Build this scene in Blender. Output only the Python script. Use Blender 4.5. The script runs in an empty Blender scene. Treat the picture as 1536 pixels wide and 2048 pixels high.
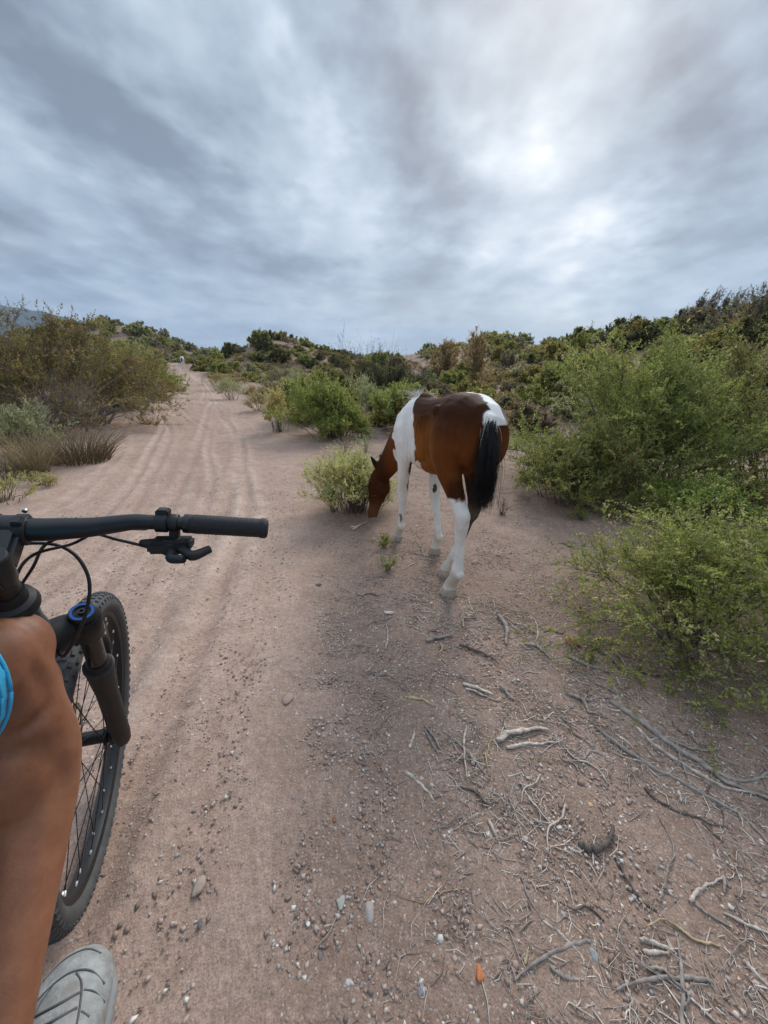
import bpy, bmesh, math, random
import numpy as np
from mathutils import Vector, Matrix

sc = bpy.context.scene
COL = sc.collection
R_ = math.radians
rng = np.random.default_rng(7)

# ------------------------------------------------------------------ camera
CAM_H, PITCH, ROLL, FPX = 1.244, R_(18.83), R_(1.73), 770.0      # FPX: focal length in pixels of a 1536 x 2048 picture
cam_d = bpy.data.cameras.new('camera')
cam = bpy.data.objects.new('camera', cam_d); COL.objects.link(cam)
_f = np.array([0, math.cos(PITCH), -math.sin(PITCH)]); _r = np.array([1.0, 0, 0]); _u = np.cross(_r, _f)
CR = math.cos(ROLL) * _r + math.sin(ROLL) * _u; CU = -math.sin(ROLL) * _r + math.cos(ROLL) * _u; CF = _f
cam.matrix_world = Matrix(((CR[0], CU[0], -CF[0], 0), (CR[1], CU[1], -CF[1], 0), (CR[2], CU[2], -CF[2], CAM_H), (0, 0, 0, 1)))
cam_d.sensor_fit = 'VERTICAL'; cam_d.sensor_height = 24.0; cam_d.lens = 24.0 * FPX / 2048
cam_d.clip_start = 0.02; cam_d.clip_end = 30000
sc.camera = cam
CO = np.array([0, 0, CAM_H])

# ------------------------------------------------------------------ sky, sun, exposure
SUN_AZ, SUN_EL = R_(17), R_(35)          # azimuth to the right of +Y
W = bpy.data.worlds.new('World'); sc.world = W; W.use_nodes = True
def N(nt, typ, **kw):
    n = nt.nodes.new(typ)
    for k, v in kw.items():
        if k == 'inp':
            for i, x in v.items(): n.inputs[i].default_value = x
        else: setattr(n, k, v)
    return n
def L(nt, a, b): nt.links.new(a, b)
def MATH(nt, op, a, b=None, c=None, clamp=False):
    n = nt.nodes.new('ShaderNodeMath'); n.operation = op; n.use_clamp = clamp
    for i, v in enumerate((a, b, c)):
        if v is None: continue
        if hasattr(v, 'is_linked') or isinstance(v, bpy.types.NodeSocket): nt.links.new(v, n.inputs[i])
        else: n.inputs[i].default_value = v
    return n.outputs[0]
def RAMP(nt, fac, stops, interp='LINEAR'):
    n = nt.nodes.new('ShaderNodeValToRGB'); n.color_ramp.interpolation = interp
    e = n.color_ramp.elements
    while len(e) < len(stops): e.new(0.5)
    for s, (p, c) in zip(e, stops):
        s.position = p; s.color = (c, c, c, 1) if isinstance(c, (int, float)) else (*c[:3], 1)
    nt.links.new(fac, n.inputs[0]); return n.outputs[0]
def MIX(nt, fac, a, b, mode='MIX'):
    n = nt.nodes.new('ShaderNodeMix'); n.data_type = 'RGBA'; n.blend_type = mode
    for sk, v in ((n.inputs[0], fac), (n.inputs[6], a), (n.inputs[7], b)):
        if isinstance(v, bpy.types.NodeSocket): nt.links.new(v, sk)
        elif isinstance(v, (int, float)): sk.default_value = v
        else: sk.default_value = (*v[:3], 1)
    return n.outputs[2]
def NOISE(nt, vec, scale, detail=4, rough=0.55, dist=0.0, lac=2.0):
    n = nt.nodes.new('ShaderNodeTexNoise'); n.inputs['Scale'].default_value = scale
    n.inputs['Detail'].default_value = detail; n.inputs['Roughness'].default_value = rough
    n.inputs['Distortion'].default_value = dist; n.inputs['Lacunarity'].default_value = lac
    if vec is not None: nt.links.new(vec, n.inputs['Vector'])
    return n.outputs['Fac']
def VEC(nt, op, a, b=None, s=None):
    n = nt.nodes.new('ShaderNodeVectorMath'); n.operation = op
    for i, v in enumerate((a, b)):
        if v is None: continue
        if isinstance(v, bpy.types.NodeSocket): nt.links.new(v, n.inputs[i])
        else: n.inputs[i].default_value = v
    if s is not None: n.inputs['Scale'].default_value = s
    return n.outputs['Value'] if op in ('DOT_PRODUCT', 'LENGTH') else n.outputs[0]

def build_world():
    nt = W.node_tree; nt.nodes.clear()
    out = N(nt, 'ShaderNodeOutputWorld'); bg = N(nt, 'ShaderNodeBackground')
    L(nt, bg.outputs[0], out.inputs[0])
    tc = N(nt, 'ShaderNodeTexCoord'); d = tc.outputs['Generated']
    sky = N(nt, 'ShaderNodeTexSky'); sky.sky_type = 'NISHITA'; sky.sun_disc = False
    sky.sun_elevation = SUN_EL; sky.sun_rotation = SUN_AZ; sky.air_density = 1.2; sky.dust_density = 2.0
    clear = VEC(nt, 'SCALE', sky.outputs[0], s=0.09)
    sx = N(nt, 'ShaderNodeSeparateXYZ'); L(nt, d, sx.inputs[0])
    x, y, z = sx.outputs
    zz = MATH(nt, 'ADD', MATH(nt, 'MAXIMUM', z, 0.0), 0.17)
    px = MATH(nt, 'DIVIDE', x, zz); py = MATH(nt, 'DIVIDE', y, zz)
    cb = N(nt, 'ShaderNodeCombineXYZ'); L(nt, px, cb.inputs[0]); L(nt, py, cb.inputs[1])
    P = cb.outputs[0]
    # the cloud deck drifts along the view of the track, so its bands are drawn out that way
    def mapped(rot, sx_, sy_, off):
        m = N(nt, 'ShaderNodeMapping'); m.inputs['Rotation'].default_value = (0, 0, R_(rot))
        m.inputs['Scale'].default_value = (sx_, sy_, 1); m.inputs['Location'].default_value = off
        L(nt, P, m.inputs[0]); return m.outputs[0]
    n1 = NOISE(nt, mapped(24, 1.35, 0.80, (3.1, 0.4, 0)), 1.0, 4, 0.5, 0.0)
    n2 = NOISE(nt, mapped(-10, 2.7, 2.1, (7.7, 2.2, 1.5)), 1.0, 5, 0.52, 0.0)
    n3 = NOISE(nt, mapped(20, 0.5, 0.4, (1.3, 5.2, 4)), 1.0, 1, 0.45)
    n4 = NOISE(nt, mapped(-18, 6.5, 6.0, (2.7, 1.2, 8)), 1.0, 4, 0.56, 0.0)
    t = MATH(nt, 'ADD', MATH(nt, 'MULTIPLY_ADD', n1, 0.66, -0.11), MATH(nt, 'MULTIPLY_ADD', n2, 0.66, -0.12))
    t = MATH(nt, 'ADD', t, MATH(nt, 'MULTIPLY', n3, 0.16))
    t = MATH(nt, 'ADD', t, MATH(nt, 'MULTIPLY_ADD', n4, 0.26, -0.065))          # mean about 0.61
    # thin and thick places in the deck: directions (azimuth right of +Y, elevation), angular size, how much
    def dirv(az, el): return (math.sin(R_(az)) * math.cos(R_(el)), math.cos(R_(az)) * math.cos(R_(el)), math.sin(R_(el)))
    # ragged edges: the places are looked up along directions pushed about by the cloud texture itself
    w1 = N(nt, 'ShaderNodeTexNoise'); w1.inputs['Scale'].default_value = 1.0; w1.inputs['Detail'].default_value = 4; w1.inputs['Roughness'].default_value = .58
    L(nt, mapped(-4, 2.8, 2.2, (4, 3, 2)), w1.inputs['Vector'])
    dw = VEC(nt, 'NORMALIZE', VEC(nt, 'ADD', d, VEC(nt, 'SCALE', VEC(nt, 'SUBTRACT', w1.outputs['Color'], (.5, .5, .5)), s=.34)))
    add = None
    for az, el, size, amt in ((24.5, 14.0, 4.5, .10), (12.5, 25.5, 5, .06), (20, 19, 14, .07),
                              (-5, 13, 8, -.04), (34, 26, 8, -.06), (8, 13, 6, -.05), (30, 7, 8, -.03), (5, 38, 9, -.05)):
        c = VEC(nt, 'DOT_PRODUCT', dw, dirv(az, el))
        k = MATH(nt, 'MULTIPLY', MATH(nt, 'SUBTRACT', 1.0, c), 1.0 / (1 - math.cos(R_(size))))
        g = MATH(nt, 'MULTIPLY', MATH(nt, 'EXPONENT', MATH(nt, 'MULTIPLY', k, -1.0)), amt)
        add = g if add is None else MATH(nt, 'ADD', add, g)
    # drawn-out bands of the deck, on its own plane: ends, half width, how much
    Pw = VEC(nt, 'ADD', P, VEC(nt, 'SCALE', VEC(nt, 'SUBTRACT', w1.outputs['Color'], (.5, .5, .5)), s=.75))
    for (x0, y0), (x1, y1), wd, amt in (((-.92, 1.0), (-.50, 1.80), .19, -.11), ((-.72, 1.15), (-.34, 1.95), .08, .12), ((-1.25, 1.15), (-.85, 1.75), .10, .08), ((-.12, 1.0), (.02, 2.1), .12, -.10), ((-.30, 1.15), (-.20, 1.50), .09, .11),
                                        ((.18, 1.30), (.46, 1.66), .12, .12), ((.42, 2.05), (.95, 2.42), .16, .12), ((.85, 1.9), (1.05, 2.1), .16, .14), ((.62, 1.0), (.95, 1.6), .13, -.09), ((-1.9, 2.1), (-.3, 2.5), .14, -.07), ((-2.2, 2.9), (-.9, 3.3), .12, .06)):
        dx, dy = x1 - x0, y1 - y0; ln2 = dx * dx + dy * dy
        rel = VEC(nt, 'SUBTRACT', Pw, (x0, y0, 0))
        h = MATH(nt, 'MULTIPLY', VEC(nt, 'DOT_PRODUCT', rel, (dx, dy, 0)), 1 / ln2, clamp=True)
        pr = N(nt, 'ShaderNodeVectorMath'); pr.operation = 'SCALE'; pr.inputs[0].default_value = (dx, dy, 0); L(nt, h, pr.inputs['Scale'])
        dist = MATH(nt, 'MULTIPLY', VEC(nt, 'LENGTH', VEC(nt, 'SUBTRACT', rel, pr.outputs[0])), 1 / wd)
        add = MATH(nt, 'ADD', add, MATH(nt, 'MULTIPLY', MATH(nt, 'EXPONENT', MATH(nt, 'MULTIPLY', MATH(nt, 'MULTIPLY', dist, dist), -1.0)), amt))
    t = MATH(nt, 'ADD', t, add)
    cloud = RAMP(nt, t, [(0.36, (.116, .136, .174)), (0.46, (.165, .196, .244)), (0.55, (.220, .266, .322)), (0.65, (.292, .342, .398)), (0.76, (.388, .430, .480)), (0.92, (.57, .588, .605))])
    # low over the horizon the deck is seen through far more air and turns blue
    low = RAMP(nt, MATH(nt, 'MAXIMUM', z, 0.0), [(0.0, 1.0), (0.10, 0.62), (0.24, 0.15), (0.42, 0.0)])
    bl = NOISE(nt, mapped(4, 0.10, 0.22, (0.3, 0.8, 2)), 3.0, 4, 0.5)
    lowc = RAMP(nt, bl, [(0.40, (.125, .185, .310)), (0.54, (.160, .222, .338)), (0.66, (.30, .33, .37))])
    colr = MIX(nt, MATH(nt, 'MULTIPLY', low, 0.75), cloud, lowc)
    colr = MIX(nt, 0.06, colr, clear)
    # deck overhead, out of view, brightened beyond a standard overcast to light the ground
    lift = MATH(nt, 'MULTIPLY_ADD', MATH(nt, 'MAXIMUM', MATH(nt, 'SUBTRACT', z, 0.58), 0.0), 3.2, 1.0)
    n = N(nt, 'ShaderNodeVectorMath'); n.operation = 'SCALE'; L(nt, colr, n.inputs[0]); L(nt, lift, n.inputs['Scale'])
    L(nt, n.outputs[0], bg.inputs[0]); bg.inputs[1].default_value = 1.0
build_world()
W.cycles.sampling_method = 'MANUAL'; W.cycles.sample_map_resolution = 256
sd = bpy.data.lights.new('sun', 'SUN'); sd.energy = 1.5; sd.angle = R_(22); sd.color = (1, .965, .91)
sun = bpy.data.objects.new('sun', sd); COL.objects.link(sun)
_sv = Vector((math.sin(SUN_AZ) * math.cos(SUN_EL), math.cos(SUN_AZ) * math.cos(SUN_EL), math.sin(SUN_EL)))
sun.rotation_euler = (-_sv).to_track_quat('-Z', 'Y').to_euler(); sun.location = (0, 0, 50)
sc.view_settings.view_transform = 'Standard'; sc.view_settings.look = 'None'
sc.view_settings.exposure = 0.92; sc.view_settings.gamma = 1.0
sc.cycles.max_bounces = 6; sc.cycles.diffuse_bounces = 3; sc.cycles.transparent_max_bounces = 6; sc.cycles.volume_bounces = 0

# ------------------------------------------------------------------ helpers
def npmesh(name, V, F, cols=None, smooth=False):
    """V (n,3); F array (m,3) or (m,4) or a list of such arrays; cols (n,3) point colours"""
    V = np.asarray(V, np.float32)
    Fs = F if isinstance(F, list) else [F]
    me = bpy.data.meshes.new(name)
    me.vertices.add(len(V)); me.vertices.foreach_set('co', V.ravel())
    idx = np.concatenate([np.asarray(f, np.int32).ravel() for f in Fs])
    tot = np.concatenate([np.full(len(f), np.asarray(f).shape[1], np.int32) for f in Fs])
    st = np.concatenate([[0], np.cumsum(tot)[:-1]]).astype(np.int32)
    me.loops.add(len(idx)); me.loops.foreach_set('vertex_index', idx)
    me.polygons.add(len(tot)); me.polygons.foreach_set('loop_start', st)
    if smooth: me.polygons.foreach_set('use_smooth', np.ones(len(tot), bool))
    me.update(calc_edges=True); me.validate()
    if cols is not None: setcol(me, cols)
    return me
def setcol(me, cols, name='Col'):
    if name in me.color_attributes: me.color_attributes.remove(me.color_attributes[name])
    a = me.color_attributes.new(name, 'FLOAT_COLOR', 'POINT')
    c = np.ones((len(me.vertices), 4), np.float32); c[:, :3] = cols
    a.data.foreach_set('color', c.ravel())
def obj(name, me, mat=None, parent=None):
    o = bpy.data.objects.new(name, me); COL.objects.link(o)
    if mat is not None:
        for m in (mat if isinstance(mat, (list, tuple)) else [mat]): me.materials.append(m)
    if parent is not None: o.parent = parent
    return o
def tag(o, label=None, cat=None, group=None, kind=None):
    if label: o['label'] = label
    if cat: o['category'] = cat
    if group: o['group'] = group
    if kind: o['kind'] = kind
    return o
def empty(name, loc=(0, 0, 0), parent=None):
    o = bpy.data.objects.new(name, None); COL.objects.link(o); o.location = loc; o.empty_display_size = .05
    if parent is not None: o.parent = parent
    return o
def copy_tree(o, parent=None):
    c = o.copy(); COL.objects.link(c); c.parent = parent
    for ch in o.children: copy_tree(ch, c)
    return c
def nrm(v): return v / np.maximum(np.linalg.norm(v, axis=-1, keepdims=True), 1e-9)

def tubes(P, r, sides=4, cap=True):
    """P (n,k,3) polylines, r (n,k) radii -> verts, quads (+tri caps are skipped; ends taper)"""
    P = np.asarray(P, float); r = np.asarray(r, float); n, k, _ = P.shape
    T = np.empty_like(P); T[:, 1:-1] = P[:, 2:] - P[:, :-2]; T[:, 0] = P[:, 1] - P[:, 0]; T[:, -1] = P[:, -1] - P[:, -2]
    T = nrm(T)
    ref = np.where(np.abs(T[:, :1, 2:3]) > .85, np.array([1., 0, 0]), np.array([0, 0, 1.]))
    ref = np.repeat(ref, k, 1)
    A = nrm(np.cross(T, ref)); B = np.cross(T, A)
    an = np.arange(sides) / sides * 2 * np.pi
    V = P[:, :, None] + r[:, :, None, None] * (np.cos(an)[None, None, :, None] * A[:, :, None] + np.sin(an)[None, None, :, None] * B[:, :, None])
    idx = np.arange(n * k * sides).reshape(n, k, sides)
    a = idx[:, :-1]; b = idx[:, 1:]
    F = np.stack([a, np.roll(a, -1, 2), np.roll(b, -1, 2), b], -1).reshape(-1, 4)
    fs = [F]
    if cap and sides == 4:
        fs.append(idx[:, 0, ::-1].reshape(-1, 4)); fs.append(idx[:, -1].reshape(-1, 4))
    elif cap and sides > 4:
        c0 = idx[:, 0]; c1 = idx[:, -1]
        fs.append(np.concatenate([np.stack([c0[:, 0], c0[:, i + 1], c0[:, i]], -1) for i in range(1, sides - 1)] + [np.stack([c1[:, 0], c1[:, i], c1[:, i + 1]], -1) for i in range(1, sides - 1)]))
    return V.reshape(-1, 3), fs
def smooth_line(pts, n):
    """Catmull-Rom through pts, n samples"""
    p = np.asarray(pts, float); m = len(p)
    if m == 2: return p[0] + (p[1] - p[0]) * np.linspace(0, 1, n)[:, None]
    q = np.vstack([2 * p[0] - p[1], p, 2 * p[-1] - p[-2]])
    t = np.linspace(0, m - 1, n); i = np.minimum(t.astype(int), m - 2); f = (t - i)[:, None]
    a, b, c, d = q[i], q[i + 1], q[i + 2], q[i + 3]
    return .5 * (2 * b + (c - a) * f + (2 * a - 5 * b + 4 * c - d) * f ** 2 + (3 * b - a - 3 * c + d) * f ** 3)
def tube_mesh(name, pts, r, sides=10, n=24, smooth=True):
    P = smooth_line(pts, n) if n else np.asarray(pts, float)
    rr = np.interp(np.linspace(0, 1, len(P)), np.linspace(0, 1, len(np.atleast_1d(r))), np.atleast_1d(r)) if np.ndim(r) else np.full(len(P), r)
    V, F = tubes(P[None], rr[None], sides)
    return npmesh(name, V, F, smooth=smooth)
class MB:
    """small mesh collector"""
    def __init__(s): s.V = []; s.F = {}; s.n = 0
    def add(s, V, F):
        V = np.asarray(V, float)
        for f in (F if isinstance(F, list) else [F]):
            f = np.asarray(f)
            s.F.setdefault(f.shape[1], []).append(f + s.n)
        s.V.append(V); s.n += len(V); return s
    def tube(s, pts, r, sides=10, n=0):
        P = smooth_line(pts, n) if n else np.asarray(pts, float)
        rr = np.interp(np.linspace(0, 1, len(P)), np.linspace(0, 1, len(np.atleast_1d(r))), np.atleast_1d(r)) if np.ndim(r) else np.full(len(P), r)
        V, F = tubes(P[None], rr[None], sides); return s.add(V, F)
    def box(s, c, ax, h, bev=.15):
        """bevelled box: centre, 3 axes (rows), half sizes"""
        ax = nrm(np.asarray(ax, float)); h = np.asarray(h, float); b = bev * h.min()
        bm = bmesh.new(); bmesh.ops.create_cube(bm, size=2)
        for v in bm.verts: v.co = Vector((v.co[0] * h[0], v.co[1] * h[1], v.co[2] * h[2]))
        bmesh.ops.bevel(bm, geom=bm.edges[:], offset=b, segments=2, affect='EDGES')
        bmesh.ops.triangulate(bm, faces=bm.faces[:])
        bm.verts.index_update()
        V = np.array([v.co[:] for v in bm.verts]) @ ax + np.asarray(c, float)
        F = np.array([[v.index for v in f.verts] for f in bm.faces]); bm.free()
        return s.add(V, F)
    def lathe(s, o, axis, prof, sides=24):
        """prof list of (along, radius)"""
        axis = nrm(np.asarray(axis, float)); prof = np.asarray(prof, float)
        P = np.asarray(o, float) + axis * prof[:, :1]
        ref = np.array([1., 0, 0]) if abs(axis[0]) < .8 else np.array([0, 0, 1.])
        A = nrm(np.cross(axis, ref)); B = np.cross(axis, A); an = np.arange(sides) / sides * 2 * np.pi
        V = P[:, None] + prof[:, 1][:, None, None] * (np.cos(an)[None, :, None] * A + np.sin(an)[None, :, None] * B)
        k = len(prof); idx = np.arange(k * sides).reshape(k, sides); a = idx[:-1]; b = idx[1:]
        F = np.stack([a, np.roll(a, -1, 1), np.roll(b, -1, 1), b], -1).reshape(-1, 4)
        caps = np.concatenate([np.stack([np.full(sides - 2, idx[0, 0]), idx[0, 2:], idx[0, 1:-1]], -1), np.stack([np.full(sides - 2, idx[-1, 0]), idx[-1, 1:-1], idx[-1, 2:]], -1)])
        return s.add(V.reshape(-1, 3), [F, caps])
    def mesh(s, name, smooth=True):
        me = npmesh(name, np.vstack(s.V), [np.vstack(f) for f in s.F.values()], smooth=smooth)
        bm = bmesh.new(); bm.from_mesh(me); bmesh.ops.recalc_face_normals(bm, faces=bm.faces[:]); bm.to_mesh(me); bm.free()
        if smooth:
            try: me.set_sharp_from_angle(angle=R_(42))
            except Exception: pass
        return me
    def build(s, name, mat, parent=None, smooth=True): return obj(name, s.mesh(name, smooth), mat, parent)

# ------------------------------------------------------------------ materials
def newmat(name):
    m = bpy.data.materials.new(name); m.use_nodes = True; nt = m.node_tree
    return m, nt, nt.nodes['Principled BSDF']
def setc(nt, sk, v):
    if isinstance(v, bpy.types.NodeSocket): nt.links.new(v, sk)
    else: sk.default_value = (*v[:3], 1)
def bump(nt, bsdf, h, strength=.5, dist=.01):
    b = N(nt, 'ShaderNodeBump'); b.inputs['Strength'].default_value = strength; b.inputs['Distance'].default_value = dist
    L(nt, h, b.inputs['Height']); L(nt, b.outputs[0], bsdf.inputs['Normal'])
def simple(name, col, rough=.5, var=.12, scale=30., metal=0., bumps=0., spec=.5, dirt=None, dirt_amt=.5):
    m, nt, b = newmat(name); tc = N(nt, 'ShaderNodeTexCoord').outputs['Object']
    n = NOISE(nt, tc, scale, 5, .6)
    c = MIX(nt, RAMP(nt, n, [(.3, 0), (.7, 1)]), tuple(x * (1 - var) for x in col), tuple(min(1, x * (1 + var)) for x in col))
    if dirt:
        c = MIX(nt, MATH(nt, 'MULTIPLY', RAMP(nt, NOISE(nt, tc, scale * .35, 6, .65), [(.45, 0), (.7, 1)]), dirt_amt), c, dirt)
    setc(nt, b.inputs['Base Color'], c); b.inputs['Metallic'].default_value = metal; b.inputs['Specular IOR Level'].default_value = spec
    L(nt, MATH(nt, 'MULTIPLY_ADD', n, .2, rough - .1), b.inputs['Roughness'])
    if bumps: bump(nt, b, NOISE(nt, tc, scale * 3, 4, .6), bumps, .003)
    return m
def leafmat(name, trans=.45, rough=.55):
    m, nt, b = newmat(name); at = N(nt, 'ShaderNodeAttribute'); at.attribute_name = 'Col'
    tc = N(nt, 'ShaderNodeTexCoord').outputs['Object']
    oi = N(nt, 'ShaderNodeObjectInfo')
    hs = N(nt, 'ShaderNodeHueSaturation'); L(nt, at.outputs['Color'], hs.inputs['Color'])
    L(nt, MATH(nt, 'MULTIPLY_ADD', oi.outputs['Random'], .03, .482), hs.inputs['Hue'])
    L(nt, MATH(nt, 'MULTIPLY_ADD', oi.outputs['Random'], .3, .85), hs.inputs['Value'])
    c = hs.outputs[0]
    L(nt, c, b.inputs['Base Color']); b.inputs['Roughness'].default_value = rough; b.inputs['Specular IOR Level'].default_value = .3
    tr = N(nt, 'ShaderNodeBsdfTranslucent'); L(nt, c, tr.inputs[0])
    mx = N(nt, 'ShaderNodeMixShader'); mx.inputs[0].default_value = trans
    L(nt, b.outputs[0], mx.inputs[1]); L(nt, tr.outputs[0], mx.inputs[2])
    L(nt, mx.outputs[0], nt.nodes['Material Output'].inputs[0])
    return m
def colmat(name, rough=.7, spec=.3, bumps=.3, bscale=200, grain=.25):
    m, nt, b = newmat(name); at = N(nt, 'ShaderNodeAttribute'); at.attribute_name = 'Col'
    tc = N(nt, 'ShaderNodeTexCoord').outputs['Object']; n = NOISE(nt, tc, bscale, 4, .6)
    k = N(nt, 'ShaderNodeVectorMath'); k.operation = 'SCALE'; L(nt, at.outputs['Color'], k.inputs[0]); L(nt, MATH(nt, 'MULTIPLY_ADD', n, grain * 2, 1 - grain), k.inputs['Scale'])
    L(nt, k.outputs[0], b.inputs['Base Color']); b.inputs['Roughness'].default_value = rough; b.inputs['Specular IOR Level'].default_value = spec
    if bumps: bump(nt, b, n, bumps, .003)
    return m
M = {}
M['leaf'] = leafmat('leaf')
M['bark'] = colmat('bark', .85, .2, .5, 120)
M['stone'] = colmat('stone', .8, .3, .5, 160, .2)
M['rubber'] = simple('tyre_rubber', (.060, .062, .065), .75, .2, 40, bumps=.15, dirt=(.15, .135, .125), dirt_amt=.4)
M['black'] = simple('satin_black_metal', (.012, .012, .013), .38, .2, 30)
M['matt_black'] = simple('matt_black_plastic', (.011, .011, .012), .55, .25, 50, bumps=.1)
M['grip'] = simple('grip_rubber', (.016, .016, .017), .7, .2, 150, bumps=.5)
M['fork_black'] = simple('dusty_black_fork', (.010, .0095, .0095), .5, .25, 25, spec=.3, dirt=(.09, .078, .07), dirt_amt=.14)
M['stanchion'] = simple('dark_stanchion', (.022, .014, .011), .25, .2, 30, metal=.3)
M['frame'] = simple('dark_green_frame', (.018, .032, .030), .32, .3, 14, dirt=(.13, .22, .21), dirt_amt=.55)
M['blue'] = simple('blue_ring', (.02, .10, .36), .3, .1, 60, metal=.5)
M['steel'] = simple('dull_steel', (.45, .45, .45), .35, .1, 60, metal=.9)
M['spoke'] = simple('dark_spoke', (.03, .022, .02), .4, .1, 60, metal=.4)
M['nipple'] = simple('silver_nipple', (.75, .75, .73), .3, .05, 60, metal=.3)
M['white_print'] = simple('white_print', (.7, .7, .7), .5, .05, 60)
M['brass'] = simple('rotor_steel', (.32, .27, .2), .4, .2, 60, metal=.7)

def soil(name):
    m, nt, b = newmat(name)
    P = N(nt, 'ShaderNodeNewGeometry').outputs['Position']
    n0 = NOISE(nt, P, .55, 5, .55); n1 = NOISE(nt, P, 4.5, 6, .62); n2 = NOISE(nt, P, 42, 5, .65); n3 = NOISE(nt, P, 170, 3, .6)
    at = N(nt, 'ShaderNodeAttribute'); at.attribute_name = 'puv'          # x: metres across the track, y: along, z: how worn by wheels
    sp = N(nt, 'ShaderNodeSeparateXYZ'); L(nt, at.outputs['Vector'], sp.inputs[0])
    worn = MATH(nt, 'ADD', sp.outputs[2], MATH(nt, 'MULTIPLY', MATH(nt, 'SUBTRACT', NOISE(nt, P, 1.6, 6, .65), .5), .9))
    worn = RAMP(nt, worn, [(.25, 0), (.75, 1)])
    def tone(A, B_, C): 
        c = MIX(nt, RAMP(nt, n1, [(.36, 0), (.66, 1)]), A, B_)
        return MIX(nt, RAMP(nt, n0, [(.45, 0), (.72, .7)]), c, C)
    c = MIX(nt, worn, tone((.262, .176, .133), (.345, .240, .186), (.180, .119, .090)), tone((.375, .255, .196), (.44, .310, .244), (.30, .198, .150)))
    nw = N(nt, 'ShaderNodeTexNoise'); nw.inputs['Scale'].default_value = .55; nw.inputs['Detail'].default_value = 2; L(nt, P, nw.inputs['Vector'])
    wv = VEC(nt, 'ADD', at.outputs['Vector'], VEC(nt, 'SCALE', VEC(nt, 'SUBTRACT', nw.outputs['Color'], (.5, .5, .5)), s=1.5))
    def streak(scale, loc, stops, col, c):
        mp = N(nt, 'ShaderNodeMapping'); mp.inputs['Scale'].default_value = scale; mp.inputs['Location'].default_value = loc; L(nt, wv, mp.inputs[0])
        st = RAMP(nt, NOISE(nt, mp.outputs[0], 1.0, 5, .6, .6), stops)
        return MIX(nt, MATH(nt, 'MULTIPLY', st, worn), c, col)
    c = streak((9, .35, 0), (0, 0, 0), [(.48, 0), (.70, .38)], (.52, .385, .31), c)
    c = streak((22, .7, 0), (3, 7, 2), [(.52, 0), (.74, .3)], (.26, .175, .13), c)
    ra = N(nt, 'ShaderNodeAttribute'); ra.attribute_name = 'rut'
    c = MIX(nt, MATH(nt, 'MULTIPLY', ra.outputs['Fac'], RAMP(nt, n1, [(.35, .15), (.6, .75)])), c, (.56, .425, .345))
    # gritty grains of several colours, fewer where wheels keep the track clean
    vo = N(nt, 'ShaderNodeTexVoronoi'); vo.inputs['Scale'].default_value = 240; L(nt, P, vo.inputs['Vector'])
    gr = N(nt, 'ShaderNodeSeparateColor'); L(nt, vo.outputs['Color'], gr.inputs[0])
    pale = RAMP(nt, gr.outputs[0], [(.90, 0), (.93, 1)], 'LINEAR'); dark = RAMP(nt, gr.outputs[1], [(.80, 0), (.85, 1)])
    grit = MATH(nt, 'MULTIPLY_ADD', worn, -.12, .34)
    c = MIX(nt, MATH(nt, 'MULTIPLY', pale, grit), c, (.58, .50, .45))
    c = MIX(nt, MATH(nt, 'MULTIPLY', dark, grit), c, (.13, .088, .072))
    k = N(nt, 'ShaderNodeVectorMath'); k.operation = 'SCALE'; L(nt, c, k.inputs[0]); L(nt, MATH(nt, 'MULTIPLY', MATH(nt, 'MULTIPLY_ADD', n2, .9, .53), MATH(nt, 'MULTIPLY_ADD', n3, 1.0, .5)), k.inputs['Scale'])
    L(nt, k.outputs[0], b.inputs['Base Color']); b.inputs['Roughness'].default_value = .95; b.inputs['Specular IOR Level'].default_value = .15
    h = MATH(nt, 'ADD', MATH(nt, 'MULTIPLY', n1, 1.2), MATH(nt, 'MULTIPLY', n2, .22))
    h = MATH(nt, 'ADD', h, MATH(nt, 'MULTIPLY', n3, .05))
    h = MATH(nt, 'ADD', h, MATH(nt, 'MULTIPLY', vo.outputs['Distance'], -.03))
    bump(nt, b, h, .75, .028)
    return m
M['soil'] = soil('dry_soil')

# ------------------------------------------------------------------ terrain
PATHPTS = np.array([(-.2, -9, 1.3), (-.75, -4, 1.25), (-1.2, -1, 1.15), (-1.42, .6, 1.15), (-1.80, 2.2, 1.30), (-2.35, 4, 1.55), (-3.7, 7, 2.0), (-5.6, 11, 2.5), (-8.1, 16, 2.4), (-11.6, 23, 1.9), (-15.4, 30.5, 1.35), (-19.3, 38, 1.1), (-24, 47, 1.0), (-31, 60, .9), (-42, 80, .8)])
PC = smooth_line(PATHPTS, 420)
def vnoise(x, y, s, seed=0):
    x = np.asarray(x) * s; y = np.asarray(y) * s
    i = np.floor(x); j = np.floor(y); f = x - i; g = y - j; f = f * f * (3 - 2 * f); g = g * g * (3 - 2 * g)
    def h(a, b):
        v = np.sin(a * 127.1 + b * 311.7 + seed * 74.7) * 43758.5453; return v - np.floor(v)
    return (h(i, j) * (1 - f) + h(i + 1, j) * f) * (1 - g) + (h(i, j + 1) * (1 - f) + h(i + 1, j + 1) * f) * g - .5
BUMPS = [(19.5, 20.5, 7.6, 8.5, 2.9), (31, 16, 11, 9, 1.5), (-14.5, 53, 4.6, 6, 3.9), (-71, 108, 13, 18, 8.8), (-46, 106, 20, 12, 2.2), (-9, 92, 10, 12, 3.0), (8, 60, 10, 14, 2.2), (24, 50, 14, 18, 3.0), (-110, 60, 25, 25, 4), (-14, 9, 5, 6, .7)]
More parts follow.
